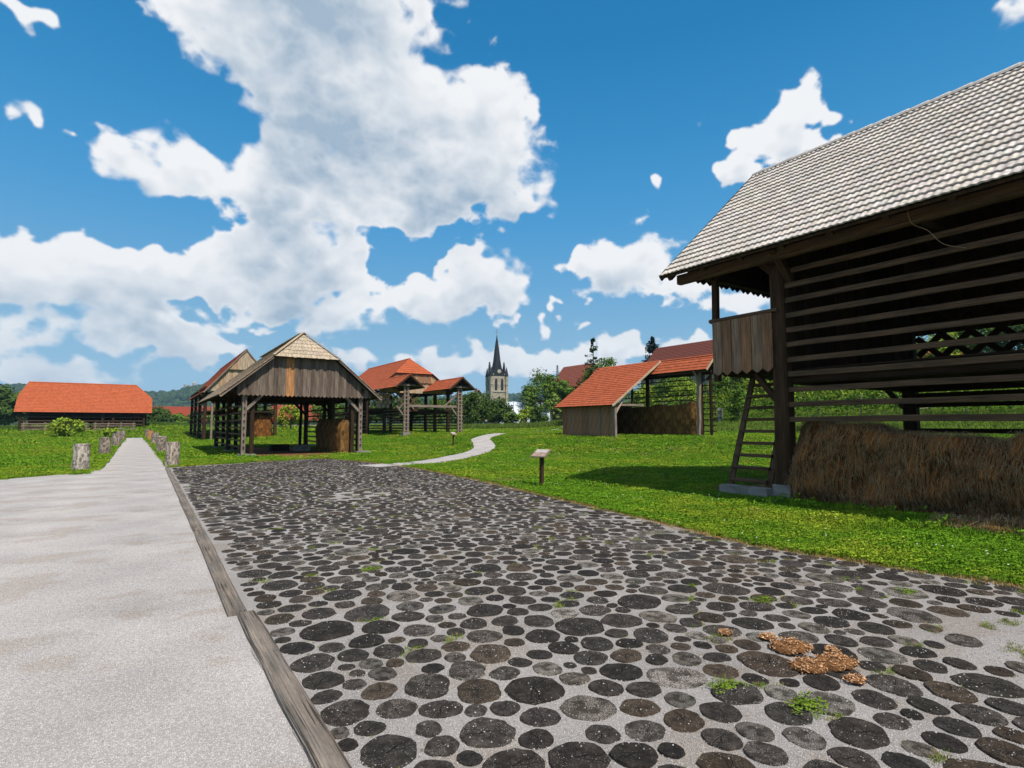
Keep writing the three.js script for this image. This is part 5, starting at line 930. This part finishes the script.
  // loose gravel
  const peb = new THREE.IcosahedronGeometry(1, 0), pr = [];
  for (let k = 0; k < 60000; k++) { const z = .6 - Math.pow(rnd(), 1.25) * 9.5, x = rr(.9, 8.2); if (x > edgeX(z)) continue; const on = !free(x, z, -.02); let y = .016; if (on) { if (rnd() < .72 || fbm2(x * 2.1, z * 2.1, 2) < -.05) continue; for (const d of discs) if (Math.hypot(d.x - x, d.z - z) < d.r) { y = .014 + d.h + .002; break; } } const s = rr(.002, .005), b = rr(.35, .8); pr.push([x, y, z, rnd() * 6, s * rr(.8, 1.3), s * .8, [.58 * b, .565 * b, .56 * b]]); }
  for (let k = 0; k < 26000; k++) { const z = .4 - Math.pow(rnd(), 1.3) * 9, x = .66 - Math.pow(rnd(), 1.1) * 6; const s = rr(.0018, .0045), b = rr(.35, .8); pr.push([x, .010, z, rnd() * 6, s * rr(.8, 1.3), s * .7, [.60 * b, .585 * b, .58 * b]]); }
  tag(inst('loose_gravel', peb, mat(null, [1, 1, 1], { roughness: .95 }), pr), 'pale loose gravel strewn over yard and log slices', 'gravel');
}
// a rotted slice crumbled to orange brown wood
{
  const g = thing('crumbled_wood', 'orange brown crumbled rotten wood lying on the near paving', 'wood', 3.95, .02, -2.3), chip = new THREE.BoxGeometry(1, .35, .5), rows = [];
  const sp = [[3.80, -2.17, .13], [4.02, -2.10, .15], [4.02, -2.42, .15], [4.05, -2.62, .07], [3.86, -2.86, .055], [3.85, -1.9, .07], [4.2, -2.22, .06]];
  for (const [x, z, r] of sp) {
    const geo = new THREE.SphereGeometry(1, 22, 10, 0, 6.283, 0, 1.571), p = geo.attributes.position; for (let i = 0; i < p.count; i++) { const X = p.getX(i), Z = p.getZ(i), k = 1 + .45 * fbm2(X * 2.4 + x * 20, Z * 2.4, 3); p.setXYZ(i, X * r * k, (p.getY(i) * .20 + .22 * fbm2(X * 6 + x * 9, Z * 6, 3)) * r, Z * r * .8 * k); } geo.computeVertexNormals();
    part(g, 'crumbled_lump', geo, mat(soilT, [1.0, .68, .47], { bumpScale: .012 }), x - 3.95, .01, z + 2.3);
    for (let k = 0; k < 150 * r / .1; k++) { const a = rnd() * 6.283, q = r * 1.15 * Math.pow(rnd(), .6), b = rr(.6, 1.3); rows.push([x - 3.95 + Math.cos(a) * q, rr(.008, .03) + r * .22 * (1 - q / r / 1.2), z + 2.3 + Math.sin(a) * q * .8, rnd() * 6, rr(.006, .016), rr(.004, .012), [.52 * b, .30 * b, .16 * b], rr(-.5, .5), rr(-.5, .5)]); }
  }
  inst('wood_chips', chip, mat(null, [1, 1, 1], { roughness: 1 }), rows, g);
}
scene.fog = new THREE.FogExp2(0x8fb8de, 0.00013);
shade(scene);
renderer.render(scene, camera);
